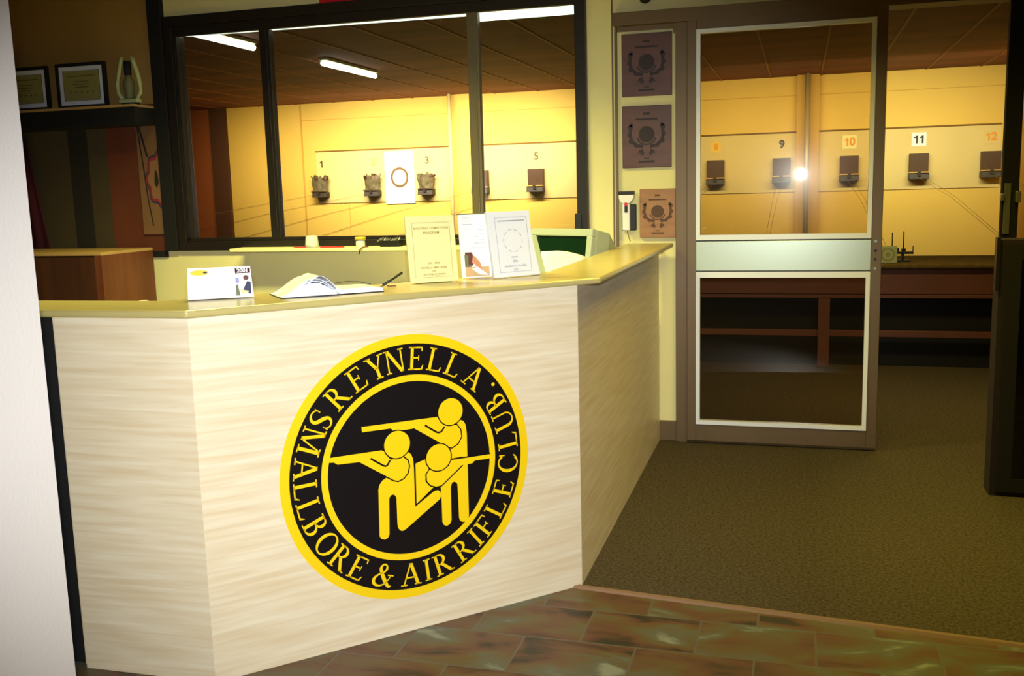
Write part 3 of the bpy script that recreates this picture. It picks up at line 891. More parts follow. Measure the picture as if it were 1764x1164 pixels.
m_.mi = 6; m_.prism([(x0, 0.006), (x0+0.012, 0.006), (x0+0.006, 0.040), (x0, 0.036)], lambda a, bb, t: (a, -0.0013-t, bb), 0.0002)
m_.mi = 7; m_.prism([(x0+0.010, 0.024), (x1-0.006, 0.018), (x1-0.012, 0.010), (x0+0.016, 0.010)], lambda a, bb, t: (a, -0.0016-t, bb), 0.0002)
m_.build('picture', ['maroon', 'paper_white', 'paper_cool', 'print_lilac', 'print_blue', 'print_brown', 'print_green', 'paper_cream'], cal)

# open diary
bx = Vector((-1.195+1.429, 2.707-2.498, 0)).normalized(); by = Vector((-bx.y, bx.x, 0))
mxd = Matrix(((bx.x, by.x, 0, -1.429), (bx.y, by.y, 0, 2.498), (0, 0, 1, ZT), (0, 0, 0, 1)))
dia_ = thing('open_diary', 'open diary with arching loose pages lying in the middle of the counter top', 'diary', mx=mxd)
DW, DD = 0.310, 0.160
m_ = MB(); m_.box(0, 0, 0.0, DW, DD, 0.0025); m_.build('cover', 'black', dia_, 0.0008)
def page_block(prof_top, prof_bot, name, m, y0=0.004, y1=DD-0.004, sk=0.0):
    mm = MB()
    rows = []
    ny = 6
    for j in range(ny+1):
        y = y0+(y1-y0)*j/ny
        rows.append(([mm.v((x, y, z*(1-0.12*j/ny))) for x, z in prof_top], [mm.v((x, y, z)) for x, z in prof_bot]))
    for j in range(ny):
        for s in (0, 1):
            A, B2 = rows[j][s], rows[j+1][s]
            for i in range(len(A)-1):
                mm.face([A[i], A[i+1], B2[i+1], B2[i]], s == 0)
    for r0 in (rows[0], rows[-1]):
        mm.face(r0[0]+r0[1][::-1])
    for idx in (0, -1):
        for j in range(ny):
            mm.face([rows[j][0][idx], rows[j+1][0][idx], rows[j+1][1][idx], rows[j][1][idx]])
    return mm.build(name, m, dia_)
def arch(x0, x1, hgt, sk, base=0.003, n=22):
    out = []
    for i in range(n+1):
        t = i/n
        out.append((x0+(x1-x0)*t, base + hgt*math.sin(pi*t**sk)**1.15 if 0 < t < 1 else base))
    return out
top = arch(0.002, 0.176, 0.050, 1.25)
low = arch(0.002, 0.176, 0.036, 1.15)
page_block(low, [(x, 0.0028) for x, z in low], 'page', 'paper_cool')
for hh, sk in ((0.050, 1.25), (0.043, 1.20)):
    q_ = arch(0.002, 0.176, hh, sk)
    page_block(q_, [(x, max(z-0.0018, 0.0029)) for x, z in q_], 'page', 'paper_cool')
p2 = arch(0.06, 0.182, 0.056, 0.95)
page_block(p2, [(x, max(z-0.0012, 0.003)) for x, z in p2], 'page', 'paper_white', 0.010, DD-0.001)
p3 = arch(0.075, 0.186, 0.040, 1.15)
page_block(p3, [(x, max(z-0.0012, 0.003)) for x, z in p3], 'page', 'paper_white', 0.002, DD-0.012)
rt = [(0.165+0.143*i/10, 0.003+0.013*math.sin(pi/2*min(1, (10-i)/4+0.45))) for i in range(11)]
page_block(rt, [(x, 0.0028) for x, z in rt], 'page', 'paper_white')
m_ = MB(); m_.tube([(0.175, 0.10, 0.024), (0.20, 0.12, 0.026), (0.235, 0.135, 0.027), (0.27, 0.13, 0.024), (0.30, 0.10, 0.017)], 0.0012, 6)
m_.build('ribbon', 'black', dia_)
# pen
m_ = MB(); m_.cyl((-1.262, 2.842, ZT+0.006), (-1.222, 2.905, ZT+0.040), 0.0042, n=12)
pen = thing('pen', 'black pen propped up at the right end of the diary', 'pen', (-1.262, 2.842, ZT))
m_.bm.transform(Matrix.Translation((1.262, -2.842, -ZT)))
m_.build('barrel', 'black', pen)
m_ = MB(); m_.cyl((0, 0, 0.006), (-0.008, -0.013, 0.001), 0.004, 0.0008, n=12); m_.build('tip', 'steel', pen)
m_ = MB(); m_.tube([(0.0, 0.004, 0.004), (0.012, 0.0, 0.003), (0.022, 0.010, 0.003), (0.030, 0.006, 0.003)], 0.0022, 6)
tag(m_.build('rubber_band', 'brown_pot'), 'small brown twisted scrap beside the pen on the counter', 'scrap').location = (-1.252, 2.845, ZT)

# ================================================================ BEHIND THE COUNTER
# desk
dk = thing('desk', 'cream desk under the monitor, hidden behind the counter', 'desk', (-1.45, 4.45, 0))
m_ = MB(); m_.box(-0.62, -0.85, 0.72, 0.70, 0.60, 0.745); m_.build('desk_top', 'cream', dk, 0.002)
for x in (-0.60, 0.66):
    m_ = MB(); m_.box(x, -0.82, 0, x+0.02, 0.58, 0.72); m_.build('side_panel', 'cream', dk)
# monitor
ph = math.atan2(0.50, 0.866)
mon = thing('computer_monitor', 'beige tube monitor with dark green screen behind the counter', 'monitor', (-1.125, 4.53, 0.7455), -ph)
FWd, FH, dep = 0.405, 0.362, 0.36
tilt = Matrix.Translation((0, 0, 0.055)) @ Matrix.Rotation(math.radians(-9), 4, 'X')
m_ = MB(); m_.mx = tilt
m_.frame(-FWd/2, 0, FWd/2, FH, 0.034, 0, 0.03)
m_.build('bezel', 'beige_plastic', mon, 0.004)
m_ = MB(); m_.mx = tilt
s0 = [(-FWd/2, 0), (FWd/2, 0), (FWd/2, FH), (-FWd/2, FH)]
s1 = [(-FWd/2+0.006, 0.006), (FWd/2-0.006, 0.006), (FWd/2-0.006, FH-0.006), (-FWd/2+0.006, FH-0.006)]
s2 = [(-0.10, 0.03), (0.10, 0.03), (0.10, FH-0.12), (-0.10, FH-0.12)]
rings = [[m_.v((x, y, z)) for x, z in s] for s, y in ((s0, 0.0301), (s1, 0.13), (s2, dep))]
for a_, b_ in zip(rings, rings[1:]):
    for i in range(4):
        m_.face([a_[i], b_[i], b_[(i+1) % 4], a_[(i+1) % 4]])
m_.face(rings[0]); m_.face(rings[-1])
m_.build('casing', 'beige_plastic', mon, 0.006)
m_ = MB(); m_.mx = tilt
g = 8
vv = [[m_.v((-FWd/2+0.034+(FWd-0.068)*i/g, 0.016-0.012*(math.sin(pi*i/g)*math.sin(pi*j/g))**0.5, 0.034+(FH-0.068)*j/g)) for i in range(g+1)] for j in range(g+1)]
for j in range(g):
    for i in range(g):
        m_.face([vv[j][i], vv[j][i+1], vv[j+1][i+1], vv[j+1][i]], True)
m_.build('screen', 'crt', mon)
m_ = MB(); m_.lathe([(0.11, 0.0), (0.11, 0.012), (0.05, 0.03), (0.05, 0.06)], 0, 0.16); m_.build('stand', 'beige_plastic', mon)
# printer with paper
pr = thing('printer', 'pale printer below the right ledge of the counter', 'printer', (-1.07, 4.08, 0.7455))
m_ = MB(); m_.box(-0.15, -0.14, 0.0, 0.17, 0.13, 0.155); m_.build('body', 'beige_plastic', pr, 0.01)
m_ = MB(); m_.box(-0.11, -0.146, 0.05, 0.13, -0.139, 0.09); m_.build('paper_slot', 'black', pr)
m_ = MB()
P0 = Vector((-1.035, 3.94, 0.905)); ux = Vector((0.86, 0.51, 0)) * 0.195
grid = []
for j in range(9):
    t = j/8
    row = []
    for i in range(9):
        s = i/8
        p = P0 + ux*s + Vector((-0.01, 0.06, 0))*t*1.0
        p.z = 0.905 + 0.182*t - 0.030*t*max(0, (s-0.35)/0.65)**1.6
        row.append(m_.v(p))
    grid.append(row)
for j in range(8):
    for i in range(8):
        m_.face([grid[j][i], grid[j][i+1], grid[j+1][i+1], grid[j+1][i]], True)
o = m_.build('paper_sheet', 'paper_white')
sm = o.modifiers.new('thick', 'SOLIDIFY'); sm.thickness = 0.002
tag(o, 'curling white paper sticking up before the monitor screen', 'paper')

# ledge shelf under the window, with its small things
m_ = MB(); m_.box(-3.14, 4.94, 1.036, -1.16, 5.088, 1.056)
led = tag(m_.build('wall_shelf', 'cream', None, 0.004), 'long narrow cream ledge under the window', 'shelf')
ZL = 1.0562
m_ = MB(); m_.lathe([(0.040, ZL), (0.038, ZL+0.02), (0.033, ZL+0.060), (0.030, ZL+0.066)], 0, 0)
o = m_.build('plastic_cup', 'clear_plastic'); o.location = (-2.635, 4.985, 0.0012); tag(o, 'upturned milky plastic cup on the ledge under the window', 'cup')
jar = thing('jar', 'small clear jar with yellow lid on the ledge under the window', 'jar', (-2.337, 4.985, ZL))
m_ = MB(); m_.lathe([(0.024, 0), (0.026, 0.004), (0.026, 0.036), (0.022, 0.040)], 0, 0); m_.build('glass_body', 'clear_plastic', jar)
m_ = MB(); m_.lathe([(0.031, 0.040), (0.031, 0.053), (0.029, 0.056)], 0, 0); m_.build('lid', 'yellow_lid', jar)
m_ = MB(); m_.box(-2.735, 4.948, ZL, -2.655, 4.985, ZL+0.005)
tag(m_.build('ruler', 'red', None, 0.002), 'short flat red strip in front of the plastic cup', 'ruler')
m_ = MB(); m_.box(-2.615+0.045, 4.950, ZL, -2.43, 4.975, ZL+0.006)
tag(m_.build('ruler', 'red', None, 0.002), 'long flat red strip between the cup and the jar', 'ruler')
m_ = MB()
m_.mi = 0; m_.box(-2.21, 4.96, ZL, -2.10, 5.03, ZL+0.034)
m_.mi = 1
for i in range(9):
    x = -2.225+0.014*i
    m_.cyl((x, 4.965+0.006*(i % 3), ZL+0.030+0.005*math.sin(i*2.1)), (x+0.012, 4.99, ZL+0.046+0.004*math.sin(i)), 0.0045, n=8)
tag(m_.build('trinket_box', ['black', 'steel'], None, 0.001), 'black box of shiny metal pieces on the ledge left of the booklets', 'box')
m_ = MB(); m_.tube([(-2.28, 4.96, ZL+0.003), (-2.305, 4.935, ZL+0.001), (-2.318, 4.93, ZL-0.015), (-2.322, 4.93, ZL-0.034)], 0.004, 6)
tag(m_.build('cord', 'brown_pot'), 'short brown cord hanging over the ledge right of the jar', 'cord')

# brown cabinet at the left
cb = thing('cabinet', 'dark brown cabinet with pale top edge standing left of the window', 'cabinet', (-3.74, 4.60, 0))
m_ = MB(); m_.box(-1.0, 0.0, 1.045, 0.0, 0.46, 1.062); m_.build('cabinet_top', 'wood_pale', cb, 0.002)
m_ = MB(); m_.box(-0.018, 0.018, 0.0, 0.0, 0.46, 1.045); m_.build('side_panel', 'wood_red', cb)
m_ = MB(); m_.box(-0.985, 0.02, 0.0, -0.018, 0.46, 1.045); m_.build('carcass', 'wood_dark', cb)
m_ = MB(); m_.box(-0.045, 0.0, 0.0, 0.0, 0.018, 1.045); m_.build('front_stile', 'wood_red', cb)
m_ = MB(); m_.box(-0.50, 0.0, 0.04, -0.047, 0.018, 1.035); m_.build('cabinet_door', 'wood_dark', cb, 0.002)
m_ = MB(); m_.box(-0.985, 0.0, 0.04, -0.504, 0.018, 1.035); m_.build('cabinet_door', 'wood_dark', cb, 0.002)

# trophy shelf
m_ = MB()
m_.mi = 0; m_.box(-5.0, 4.90, 1.878, -3.676, 5.12, 1.892)
m_.mi = 1; m_.box(-5.0, 4.912, 1.78, -3.676, 5.12, 1.878)
tag(m_.build('wall_shelf', ['wood_pale', 'matt_black']), 'high shelf with a thick black underside carrying certificates and trophy', 'shelf')
ZS = 1.893
def certificate(x0, x1, zt, label):
    o = thing('framed_certificate', label, 'certificate', ((x0+x1)/2, 4.985, ZS), 0, 'framed certificates on the high shelf')
    hw = (x1-x0)/2
    o.rotation_euler = (math.radians(-4), 0, 0)
    o.rotation_euler = (0.0, 0, 0)
    m_ = MB(); m_.frame(-hw, 0, hw, zt, 0.020, 0, 0.022); m_.build('frame', 'matt_black', o, 0.002)
    m_ = MB(); m_.box(-hw+0.020, 0.008, 0.020, hw-0.020, 0.016, zt-0.020); m_.build('mount', 'paper_cool', o)
    m_ = MB(); m_.mi = 0; m_.box(-hw+0.050, 0.0070, 0.048, hw-0.050, 0.008, zt-0.048)
    m_.mi = 1; m_.frame(-hw+0.046, 0.044, hw-0.046, zt-0.044, 0.003, 0.0066, 0.008)
    for i, (k_, z) in enumerate(((0.55, 0.70), (0.30, 0.58), (0.34, 0.52), (0.24, 0.46))):
        m_.box(-hw*k_, 0.0062, zt*z, hw*k_, 0.0070, zt*z+0.005)
    for i in range(5):
        m_.box(-hw*0.5+hw*0.23*i, 0.0062, zt*0.34, -hw*0.5+hw*0.23*i+0.010, 0.0070, zt*0.34+0.010)
    m_.build('document', ['cert_paper', 'ink_dim'], o)
    return o
certificate(-4.262, -3.914, 0.262, 'black framed certificate on the high shelf, beside the trophy')
certificate(-4.66, -4.322, 0.258, 'black framed certificate on the high shelf, partly hidden by the white wall')
tr = thing('trophy', 'pale oval trophy with a dark upright figure on the high shelf', 'trophy', (-3.755, 4.985, ZS))
m_ = MB(); m_.box(-0.045, -0.02, 0.0, 0.045, 0.025, 0.014); m_.build('plinth', 'ink_dark', tr, 0.002)
m_ = MB(); m_.box(-0.062, -0.022, 0.014, 0.062, 0.024, 0.034); m_.build('base', 'mint', tr, 0.004)
for s in (-1, 1):
    m_ = MB()
    pts = [(s*0.045, 0, 0.034), (s*0.072, 0, 0.07), (s*0.078, 0, 0.12), (s*0.064, 0, 0.18), (s*0.044, 0, 0.24), (s*0.034, 0, 0.272)]
    m_.tube(pts, 0.013, 10)
    m_.build('side_wing', 'mint', tr)
m_ = MB(); m_.lathe([(0.030, 0.034), (0.026, 0.06), (0.030, 0.10), (0.033, 0.13), (0.020, 0.155), (0.018, 0.17)], 0, 0, 16); m_.build('figure', 'print_green', tr)
m_ = MB(); m_.lathe([(0.020, 0.17), (0.021, 0.20), (0.020, 0.245), (0.016, 0.25)], 0, 0, 16); m_.build('cap', 'matt_black', tr)

# hanging cloths and poster left of the window
m_ = MB()
nn = 14
F_ = [m_.v((-4.80+0.33*i/nn, 5.06+0.012*math.sin(i*1.7), 1.06)) for i in range(nn+1)]
G_ = [m_.v((-4.80+(0.20+0.0)*i/nn, 5.08+0.008*math.sin(i*1.7), 1.74)) for i in range(nn+1)]
for i in range(nn):
    m_.face([F_[i], F_[i+1], G_[i+1], G_[i]], True)
o = m_.build('hanging_flag', 'maroon'); o.modifiers.new('t', 'SOLIDIFY').thickness = 0.004
tag(o, 'dark maroon flag hanging beside the white wall above the cabinet', 'flag')
ps = thing('poster', 'dull brown poster with a scalloped red and blue badge, left of the window post', 'poster', (-3.74, 5.105, 1.14))
m_ = MB(); m_.box(-0.085, 0.0, 0.0, 0.066, 0.012, 0.70); m_.build('sheet', 'poster', ps)
m_ = MB()
def scal(r):
    return [((r+0.012*math.cos(8*t))*math.cos(t)*0.62, (r+0.012*math.cos(8*t))*math.sin(t)) for t in [2*pi*i/72 for i in range(72)]]
cx_, cz_ = 0.066, 0.325
def badge(mm, r, y):
    pts = [(cx_+a, cz_+bb) for a, bb in scal(r) if a <= 0.0]
    mm.prism(pts, lambda a, bb, t: (a, y-t, bb), 0.0006)
m_.mi = 0; badge(m_, 0.168, -0.0006)
m_.mi = 1; badge(m_, 0.156, -0.0014)
m_.mi = 2; badge(m_, 0.136, -0.0022)
m_.mi = 3; m_.prism([(0.02, 0.30), (0.035, 0.27), (0.05, 0.31), (0.045, 0.36), (0.03, 0.39), (0.024, 0.35)], lambda a, bb, t: (a, -0.0030-t, bb), 0.0004)
m_.build('badge', ['print_blue', 'badge_red', 'badge_tan', 'ink_dark'], ps)
m_ = MB()
line(m_, [(-0.070, 0.665), (-0.040, 0.55), (-0.018, 0.46)], 0.014, lambda a, bb, t: (a, -0.001, bb))
line(m_, [(-0.074, 0.64), (-0.050, 0.40), (-0.034, 0.20), (-0.012, 0.05)], 0.009, lambda a, bb, t: (a, -0.001, bb))
m_.build('ribbon_print', 'ink_dark', ps)

# red strip sign above the window and little black knob above the door track
m_ = MB(); m_.box(-2.57, 5.105, 2.393, -1.95, 5.12, 2.50)
tag(m_.build('sign', 'red', None, 0.002), 'bright red sign whose lower edge shows above the window', 'sign')
m_ = MB(); m_.lathe([(0.010, 2.253), (0.026, 2.262), (0.032, 2.285), (0.032, 2.35)], -0.762, 5.086, 18)
tag(m_.build('wall_fitting', 'matt_black'), 'small black fitting on the wall above the door track', 'fitting')

# plaques
def plaque(x0, x1, z0, z1, m, bm_, label):
    o = thing('wooden_plaque', label, 'plaque', ((x0+x1)/2, 5.1305-0.0, z0), 0)
    hw, hh = (x1-x0)/2, (z1-z0)
    m_ = MB(); m_.box(-hw, -0.018, 0, hw, 0, hh); m_.build('board', m, o, 0.003)
    m_ = MB()
    y = -0.0186
    t3 = lambda a, bb, t: (a, y, hh/2+bb)
    k_ = hh/0.32
    m_.prism(circ(0.0, 0.012*k_, 0.042*k_, n=28)[:-1], lambda a, bb, t: (a, y+0.0006-t, hh/2+bb), 0.0008)
    for s in (-1, 1):
        p = [(s*0.018, -0.050), (s*0.052, -0.045), (s*0.078, -0.022), (s*0.088, 0.012), (s*0.082, 0.050), (s*0.076, 0.062)]
        line(m_, [(a*k_, bb*k_) for a, bb in p], 0.017*k_, t3)
        for i in range(5):
            a, bb = p[1+min(i, 4)]
            m_.prism(circ(a*k_+s*0.004, bb*k_, (0.010+0.003*(i % 2))*k_, n=10)[:-1], lambda a, bb, t: (a, y+0.0006-t, hh/2+bb), 0.0009)
        m_.prism([(s*0.012*k_, -0.088*k_), (s*0.022*k_, -0.062*k_), (s*0.040*k_, -0.070*k_), (s*0.046*k_, -0.090*k_), (s*0.034*k_, -0.084*k_), (s*0.024*k_, -0.098*k_)], lambda a, bb, t: (a, y+0.0006-t, hh/2+bb), 0.0008)
    line(m_, circ(0, 0.012*k_, 0.052*k_, 200, 340, 14), 0.008*k_, t3)
    m_.build('burnt_emblem', bm_, o)
    m_ = MB()
    m_.box(-0.018*k_, y, hh/2+0.112*k_, 0.018*k_, y+0.0005, hh/2+0.124*k_)
    m_.box(-0.058*k_, y, hh/2+0.086*k_, 0.058*k_, y+0.0005, hh/2+0.095*k_)
    m_.box(-0.014*k_, y, hh/2-0.116*k_, 0.014*k_, y+0.0005, hh/2-0.110*k_)
    m_.box(-0.042*k_, y, hh/2-0.134*k_, 0.042*k_, y+0.0005, hh/2-0.124*k_)
    m_.build('inscription', bm_, o)
    return o
plaque(-0.890, -0.634, 1.802, 2.113, 'plaque_dim', 'burn_dim', 'wooden plaque in a colour dimmed for weaker light, topmost of the three beside the door')
plaque(-0.890, -0.637, 1.442, 1.755, 'plaque_dim', 'burn_dim', 'wooden plaque in a colour dimmed for weaker light, middle one of the three beside the door')
plaque(-0.802, -0.616, 1.080, 1.332, 'plaque', 'burn', 'brown plaque in a better lit tone standing at the end of the counter, lowest of the three')

# torch on the wall
tc_ = thing('torch', 'white torch with black head hanging in a black bracket beside the lowest plaque', 'torch', (-0.868, 5.1315, 1.12))
m_ = MB(); m_.box(-0.028, -0.022, 0.0, 0.048, 0, 0.135); m_.build('bracket', 'black', tc_, 0.004)
m_ = MB(); m_.box(-0.020, -0.050, 0.002, 0.018, -0.022, 0.14)
m_.prism([(-0.020, 0.14), (0.018, 0.14), (0.040, 0.165), (0.042, 0.186), (-0.038, 0.186), (-0.038, 0.165)], lambda a, bb, t: (a, -0.055+t, bb), 0.045)
m_.build('body', 'paper_white', tc_, 0.004)
m_ = MB(); m_.box(-0.037, -0.056, 0.186, 0.041, -0.008, 0.204); m_.build('head', 'black', tc_, 0.003)
m_ = MB(); m_.mi = 0; m_.box(-0.008, -0.054, 0.095, 0.008, -0.050, 0.128); m_.mi = 1; m_.box(-0.008, -0.055, 0.128, 0.008, -0.050, 0.146)
m_.build('switch', ['black', 'red'], tc_, 0.001)
m_ = MB(); m_.tube([(0.002, -0.03, 0.002), (0.008, -0.03, -0.03), (0.018, -0.03, -0.058)], 0.002, 6); m_.build('cord', 'brown_pot', tc_)

# dark display cabinet at the right edge
dc = thing('display_cabinet', 'black waist high cabinet with a green tinted glass front at the right edge', 'cabinet', (0.78, 4.44, 0))
m_ = MB()
m_.box(0.015, 0, 0, 0.035, 0.12, 1.09); m_.box(0.68, 0, 0, 0.70, 0.12, 1.09); m_.box(0.035, 0, 0, 0.68, 0.12, 0.02)
m_.box(0.0, 0.10, 0, 0.70, 0.12, 1.09) if False else m_.box(0.035, 0.10, 0.02, 0.68, 0.12, 1.07); m_.box(0.035, 0, 1.07, 0.68, 0.12, 1.09)
m_.build('carcass', 'darkpurple', dc)
m_ = MB(); m_.box(0.0, -0.012, 0.88, 0.0145, 0.03, 1.10); m_.build('corner_edge', 'black_frame', dc)
m_ = MB(); m_.frame(0.036, 0.02, 0.679, 1.069, 0.06, -0.012, 0.0); m_.build('door_frame', 'matt_black', dc)
m_ = MB(); m_.box(0.097, -0.006, 0.081, 0.618, -0.001, 1.008); m_.build('front_pane', 'door_glass', dc)
m_ = MB(); m_.box(0.104, 0.02, 0.60, 0.60, 0.03, 0.99); m_.build('inner_panel', 'green_cloth', dc)

# ================================================================ THE RANGE
# firing bench
BY = 7.42
bn = thing('firing_bench', 'long brown firing bench across the range behind the door', 'bench', (-1.0, BY, 0))
bx0, bx1 = -9.4, 3.68
m_ = MB(); m_.box(bx0, 0.0, 0.715, bx1, 0.82, 0.752); m_.build('bench_top', 'bench_top', bn, 0.014, seg=3)
m_ = MB(); m_.box(bx0, 0.03, 0.535, bx1, 0.06, 0.712); m_.build('apron', 'bench_wood', bn, 0.002)
m_ = MB(); m_.box(bx0, 0.02, 0.505, bx1, 0.05, 0.530); m_.build('apron_rail', 'bench_wood', bn, 0.002)
m_ = MB(); m_.box(bx0, 0.03, 0.222, bx1, 0.055, 0.268); m_.build('foot_rail', 'bench_wood', bn, 0.002)
for x in (-8.6, -5.8, -3.0, -1.62+0.42, 1.138, 3.5):
    m_ = MB(); m_.box(x, -0.006 if False else 0.002, 0.0, x+0.082, 0.02, 0.50); m_.build('leg', 'bench_wood', bn, 0.002)
    
m_ = MB(); m_.box(bx0, 0.10, 0.0, bx1, 0.13, 0.70); m_.build('back_panel', 'matt_black', bn)
# things on the bench
gx = thing('target_changer', 'pale green square box with a round dial on the bench, just right of the door', 'box', (0.615, 7.50, 0.753))
m_ = MB(); m_.box(-0.058, 0, 0, 0.058, 0.05, 0.118); m_.build('case', 'mint', gx, 0.004)
m_ = MB()
for r, y_, mi in ((0.048, -0.001, 0), (0.036, -0.002, 1), (0.018, -0.003, 0)):
    m_.mi = mi; m_.prism(circ(-0.005, 0.06, r, n=28)[:-1], lambda a, bb, t: (a, y_-t, bb), 0.0006)
m_.build('dial', ['mint_dial', 'mint'], gx)
dv = thing('scoring_stand', 'low dark stand with two thin upright rods beside the green box', 'stand', (0.73, 7.62, 0.753))
m_ = MB(); m_.box(-0.06, -0.02, 0.0, 0.04, 0.04, 0.012); m_.box(-0.02, -0.01, 0.012, 0.0, 0.02, 0.055); m_.box(-0.05, -0.012, 0.055, 0.062, 0.02, 0.072)
m_.cyl((-0.02, 0.0, 0.085), (0.01, 0.0, 0.085), 0.012, n=12); m_.box(-0.06, -0.01, 0.072, -0.035, 0.02, 0.10); m_.box(0.056, -0.004, 0.072, 0.062, 0.006, 0.115)
m_.build('base', 'black', dv, 0.001)
for x, h0, h1 in ((-0.083, 0.0, 0.212), (-0.006, 0.07, 0.218)):
    m_ = MB(); m_.cyl((x, 0, h0), (x, 0, h1), 0.004, n=8); m_.build('rod', 'black', dv)

# numbers and target carriers
lanes = [(1, -7.66), (2, -6.72), (3, -5.78), (4, -4.865), (5, -3.96), (8, -1.21), (9, -0.27), (10, 0.66), (11, 1.58), (12, 2.50)]
NUM = {1: ('board_yellow', 'num_dark', 'brown number 1'), 2: ('board_yellow', 'num_yellow', 'faded yellow number 2'), 3: ('board_yellow', 'num_grey', 'grey number 3'),
       4: ('board_yellow', 'num_orange', 'orange number 4'), 5: ('board_yellow', 'num_grey', 'grey number 5'), 8: ('num_yellow', 'num_orange', 'yellow plate with faint number 8'),
       9: ('board_yellow', 'num_dark', 'dark number 9'), 10: ('paper_cream', 'num_orange', 'orange number 10 on a pale plate'), 11: ('paper_white', 'ink_dark', 'black number 11 on a white plate'),
       12: ('board_yellow', 'num_orange', 'orange number 12')}
by0 = FY-0.018
for n_, X in lanes:
    pm_, nm_, lb = NUM[n_]
    zc = 1.885 if n_ > 7 else 1.845
    o = thing('lane_number', lb + ' on the far wall of the range', 'number sign', (X, by0, zc), 0, 'lane numbers on the far wall')
    m_ = MB()
    if n_ == 8: m_.prism(circ(0, 0, 0.075, n=24)[:-1], lambda a, bb, t: (a, -0.004+t, bb*1.15), 0.004)
    else: m_.box(-0.095, -0.004, -0.095, 0.095, 0, 0.095)
    m_.build('plate', pm_, o)
    m_ = MB(); ds = str(n_); hgt = 0.108
    for q_, dch in enumerate(ds):
        ox_ = (q_-(len(ds)-1)/2)*0.075
        if dch == '1':
            k_ = hgt
            m_.prism([(-0.02, 0), (0.20, 0), (0.20, 1), (0.03, 1), (-0.26, 0.80), (-0.26, 0.62), (-0.02, 0.72)],
                     lambda a, bb, t, ox_=ox_, k_=k_: (ox_+a*k_, -0.0058+t, (bb-0.5)*k_), 0.0015)
        else:
            add_text(m_, dch, 0.155 if n_ != 8 else 0.12, lambda a, bb, t, ox_=ox_: (ox_+a, -0.0055, bb), 0.006)
    m_.build('numeral', nm_, o)
    # carrier
    worn = n_ <= 3
    zc = 1.335 if n_ > 7 else 1.30
    desc = ('ragged bag like target catcher under lane number %d' if worn else 'brown box target catcher under lane number %d') % n_
    o = thing('target_catcher', desc, 'target holder', (X, by0, zc), 0, 'target catchers along the far wall')
    hw = 0.125
    m_ = MB()
    if worn:
        rnd = random.Random(n_)
        nseg = 12
        rows = []
        for j in range(9):
            t = j/8
            wdt = hw*(1.26-0.25*(1-t)+0.05*math.sin(5*t+n_))
            rows.append([m_.v((wdt*(2*i/nseg-1)+0.008*rnd.uniform(-1, 1), -0.09+0.025*rnd.uniform(-1, 1)-0.04*math.sin(pi*i/nseg), 0.055+0.29*t+(0.035*rnd.uniform(-1, 1) if j == 8 else 0))) for i in range(nseg+1)])
        for j in range(8):
            for i in range(nseg):
                m_.mi = 1 if (j > 5 and (i // 3) % 2 == n_ % 2) else 0
                m_.face([rows[j][i], rows[j][i+1], rows[j+1][i+1], rows[j+1][i]], True)
        ob = m_.build('sack', ['num_grey', 'holder'], o); ob.modifiers.new('t', 'SOLIDIFY').thickness = 0.01
    else:
        m_.box(-hw, -0.10, 0.10, hw, 0, 0.355); m_.build('box', 'holder', o, 0.004)
    m_ = MB(); m_.prism([(-0.17, 0.0), (0, 0.0), (0, 0.085), (-0.15, 0.085)], lambda a, bb, t: (-hw*(0.98 if worn else 1.04)+t, a, bb), hw*(1.96 if worn else 2.08)); m_.build('tray', 'holder_dark', o, 0.004)
    m_ = MB(); m_.box(-hw*1.05, -0.175, 0.086, hw*1.05, -0.10, 0.103); m_.build('edge_strip', 'edge' if not worn else 'holder', o)
    m_ = MB(); m_.box(-0.022, -0.185, 0.045, 0.022, -0.172, 0.105); m_.build('clip', 'holder_dark', o)
    for s in (-0.05, 0.03):
        m_ = MB(); m_.tube([(s, -0.18, 0.05), (s*0.6, -3.5, -0.195), (s*0.3, -(FY-8.2), -(zc-0.79))], 0.0016, 5); m_.build('wire', 'wire', o)
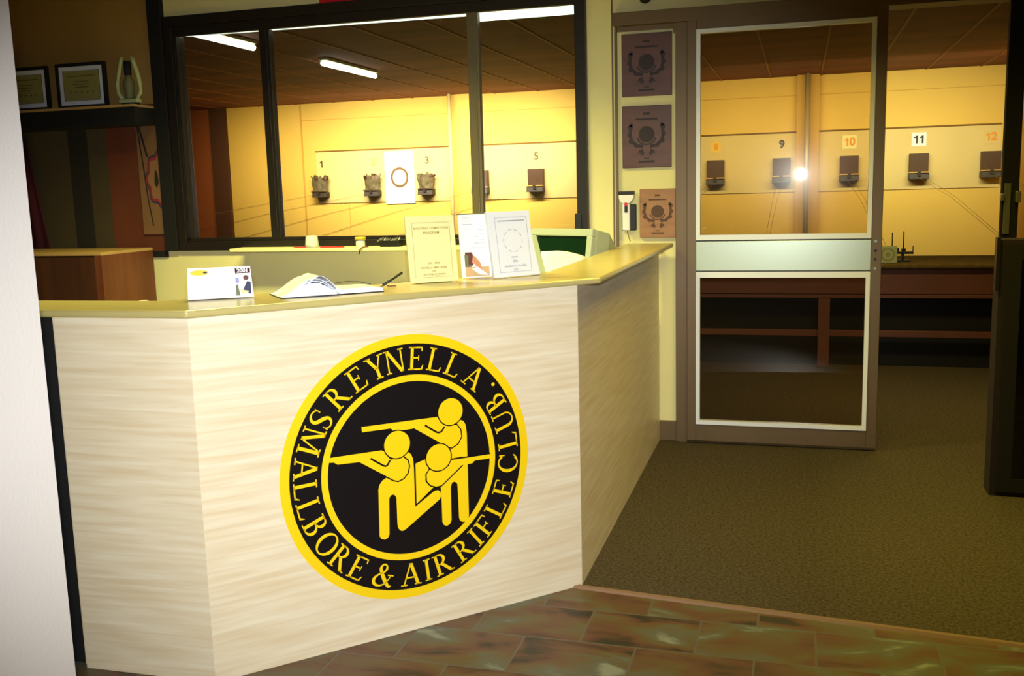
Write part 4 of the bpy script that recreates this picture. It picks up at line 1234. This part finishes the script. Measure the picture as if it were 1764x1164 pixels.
# big sighting target
tg = thing('target_poster', 'large white sheet with a gold ring hanging between lanes 2 and 3', 'poster', (-6.265, by0-0.012, 1.17))
m_ = MB(); m_.box(-0.255, 0, 0, 0.255, 0.008, 0.84); m_.build('sheet', 'paper_white', tg)
m_ = MB(); 
for k in range(48):
    a0, a1 = 2*pi*k/48, 2*pi*(k+1)/48
    m_.face([m_.v((r*math.cos(a), -0.002, 0.42+r*1.06*math.sin(a))) for r, a in ((0.156, a0), (0.156, a1), (0.118, a1), (0.118, a0))])
m_.build('ring', 'ring_gold', tg)

# fluorescent lights of the range, plus glowing bars at the window top
def tube_light(p0, p1, label, m='tube_white', house=True):
    o = thing('fluorescent_light', label, 'ceiling light', p0, 0)
    d = Vector(p1)-Vector(p0)
    m_ = MB(); m_.cyl((0, 0, 0), d, 0.030, n=14); m_.build('tube', m, o)
    if house:
        m_ = MB(); dn = d.normalized(); s = Vector((dn.y, -dn.x, 0))*0.045
        q = [Vector((0, 0, 0.031))-s, Vector((0, 0, 0.031))+s]
        V0 = [m_.v(q[0]), m_.v(q[1]), m_.v(q[1]+d), m_.v(q[0]+d)]
        V1 = [m_.v(v.co+Vector((0, 0, 0.028))) for v in V0]
        m_.face(V0); m_.face(V1)
        for i in range(4): m_.face([V0[i], V0[(i+1) % 4], V1[(i+1) % 4], V1[i]])
        m_.build('batten', 'batten', o)
        m_ = None
    if not house:
        for t in (0.15, 0.85):
            q = d*t
            m_ = MB(); m_.cyl((q.x, q.y, 0.03), (q.x, q.y, 2.84-p0[2]), 0.006, n=8); m_.build('hanger', 'batten', o)
    return o
tube_light((-5.06, 10.06, 2.775), (-5.06, 11.45, 2.775), 'bright fluorescent tube on the range ceiling, farther of the two')
tube_light((-5.12, 7.35, 2.775), (-5.12, 8.72, 2.775), 'bright fluorescent tube on the range ceiling, nearer one at the window top left')
tube_light((-1.76, 5.36, 2.304), (-1.165, 5.36, 2.304), 'bright white glowing bar just behind the top of the right window pane', 'glow_green', False)  # glowing bar added where a bright strip runs along the window top
tube_light((-3.60, 5.36, 2.349), (-1.80, 5.36, 2.338), 'long pale green glowing bar just showing behind the window head', 'glow_green', False)  # second added bar, continuing the bright strip to the left
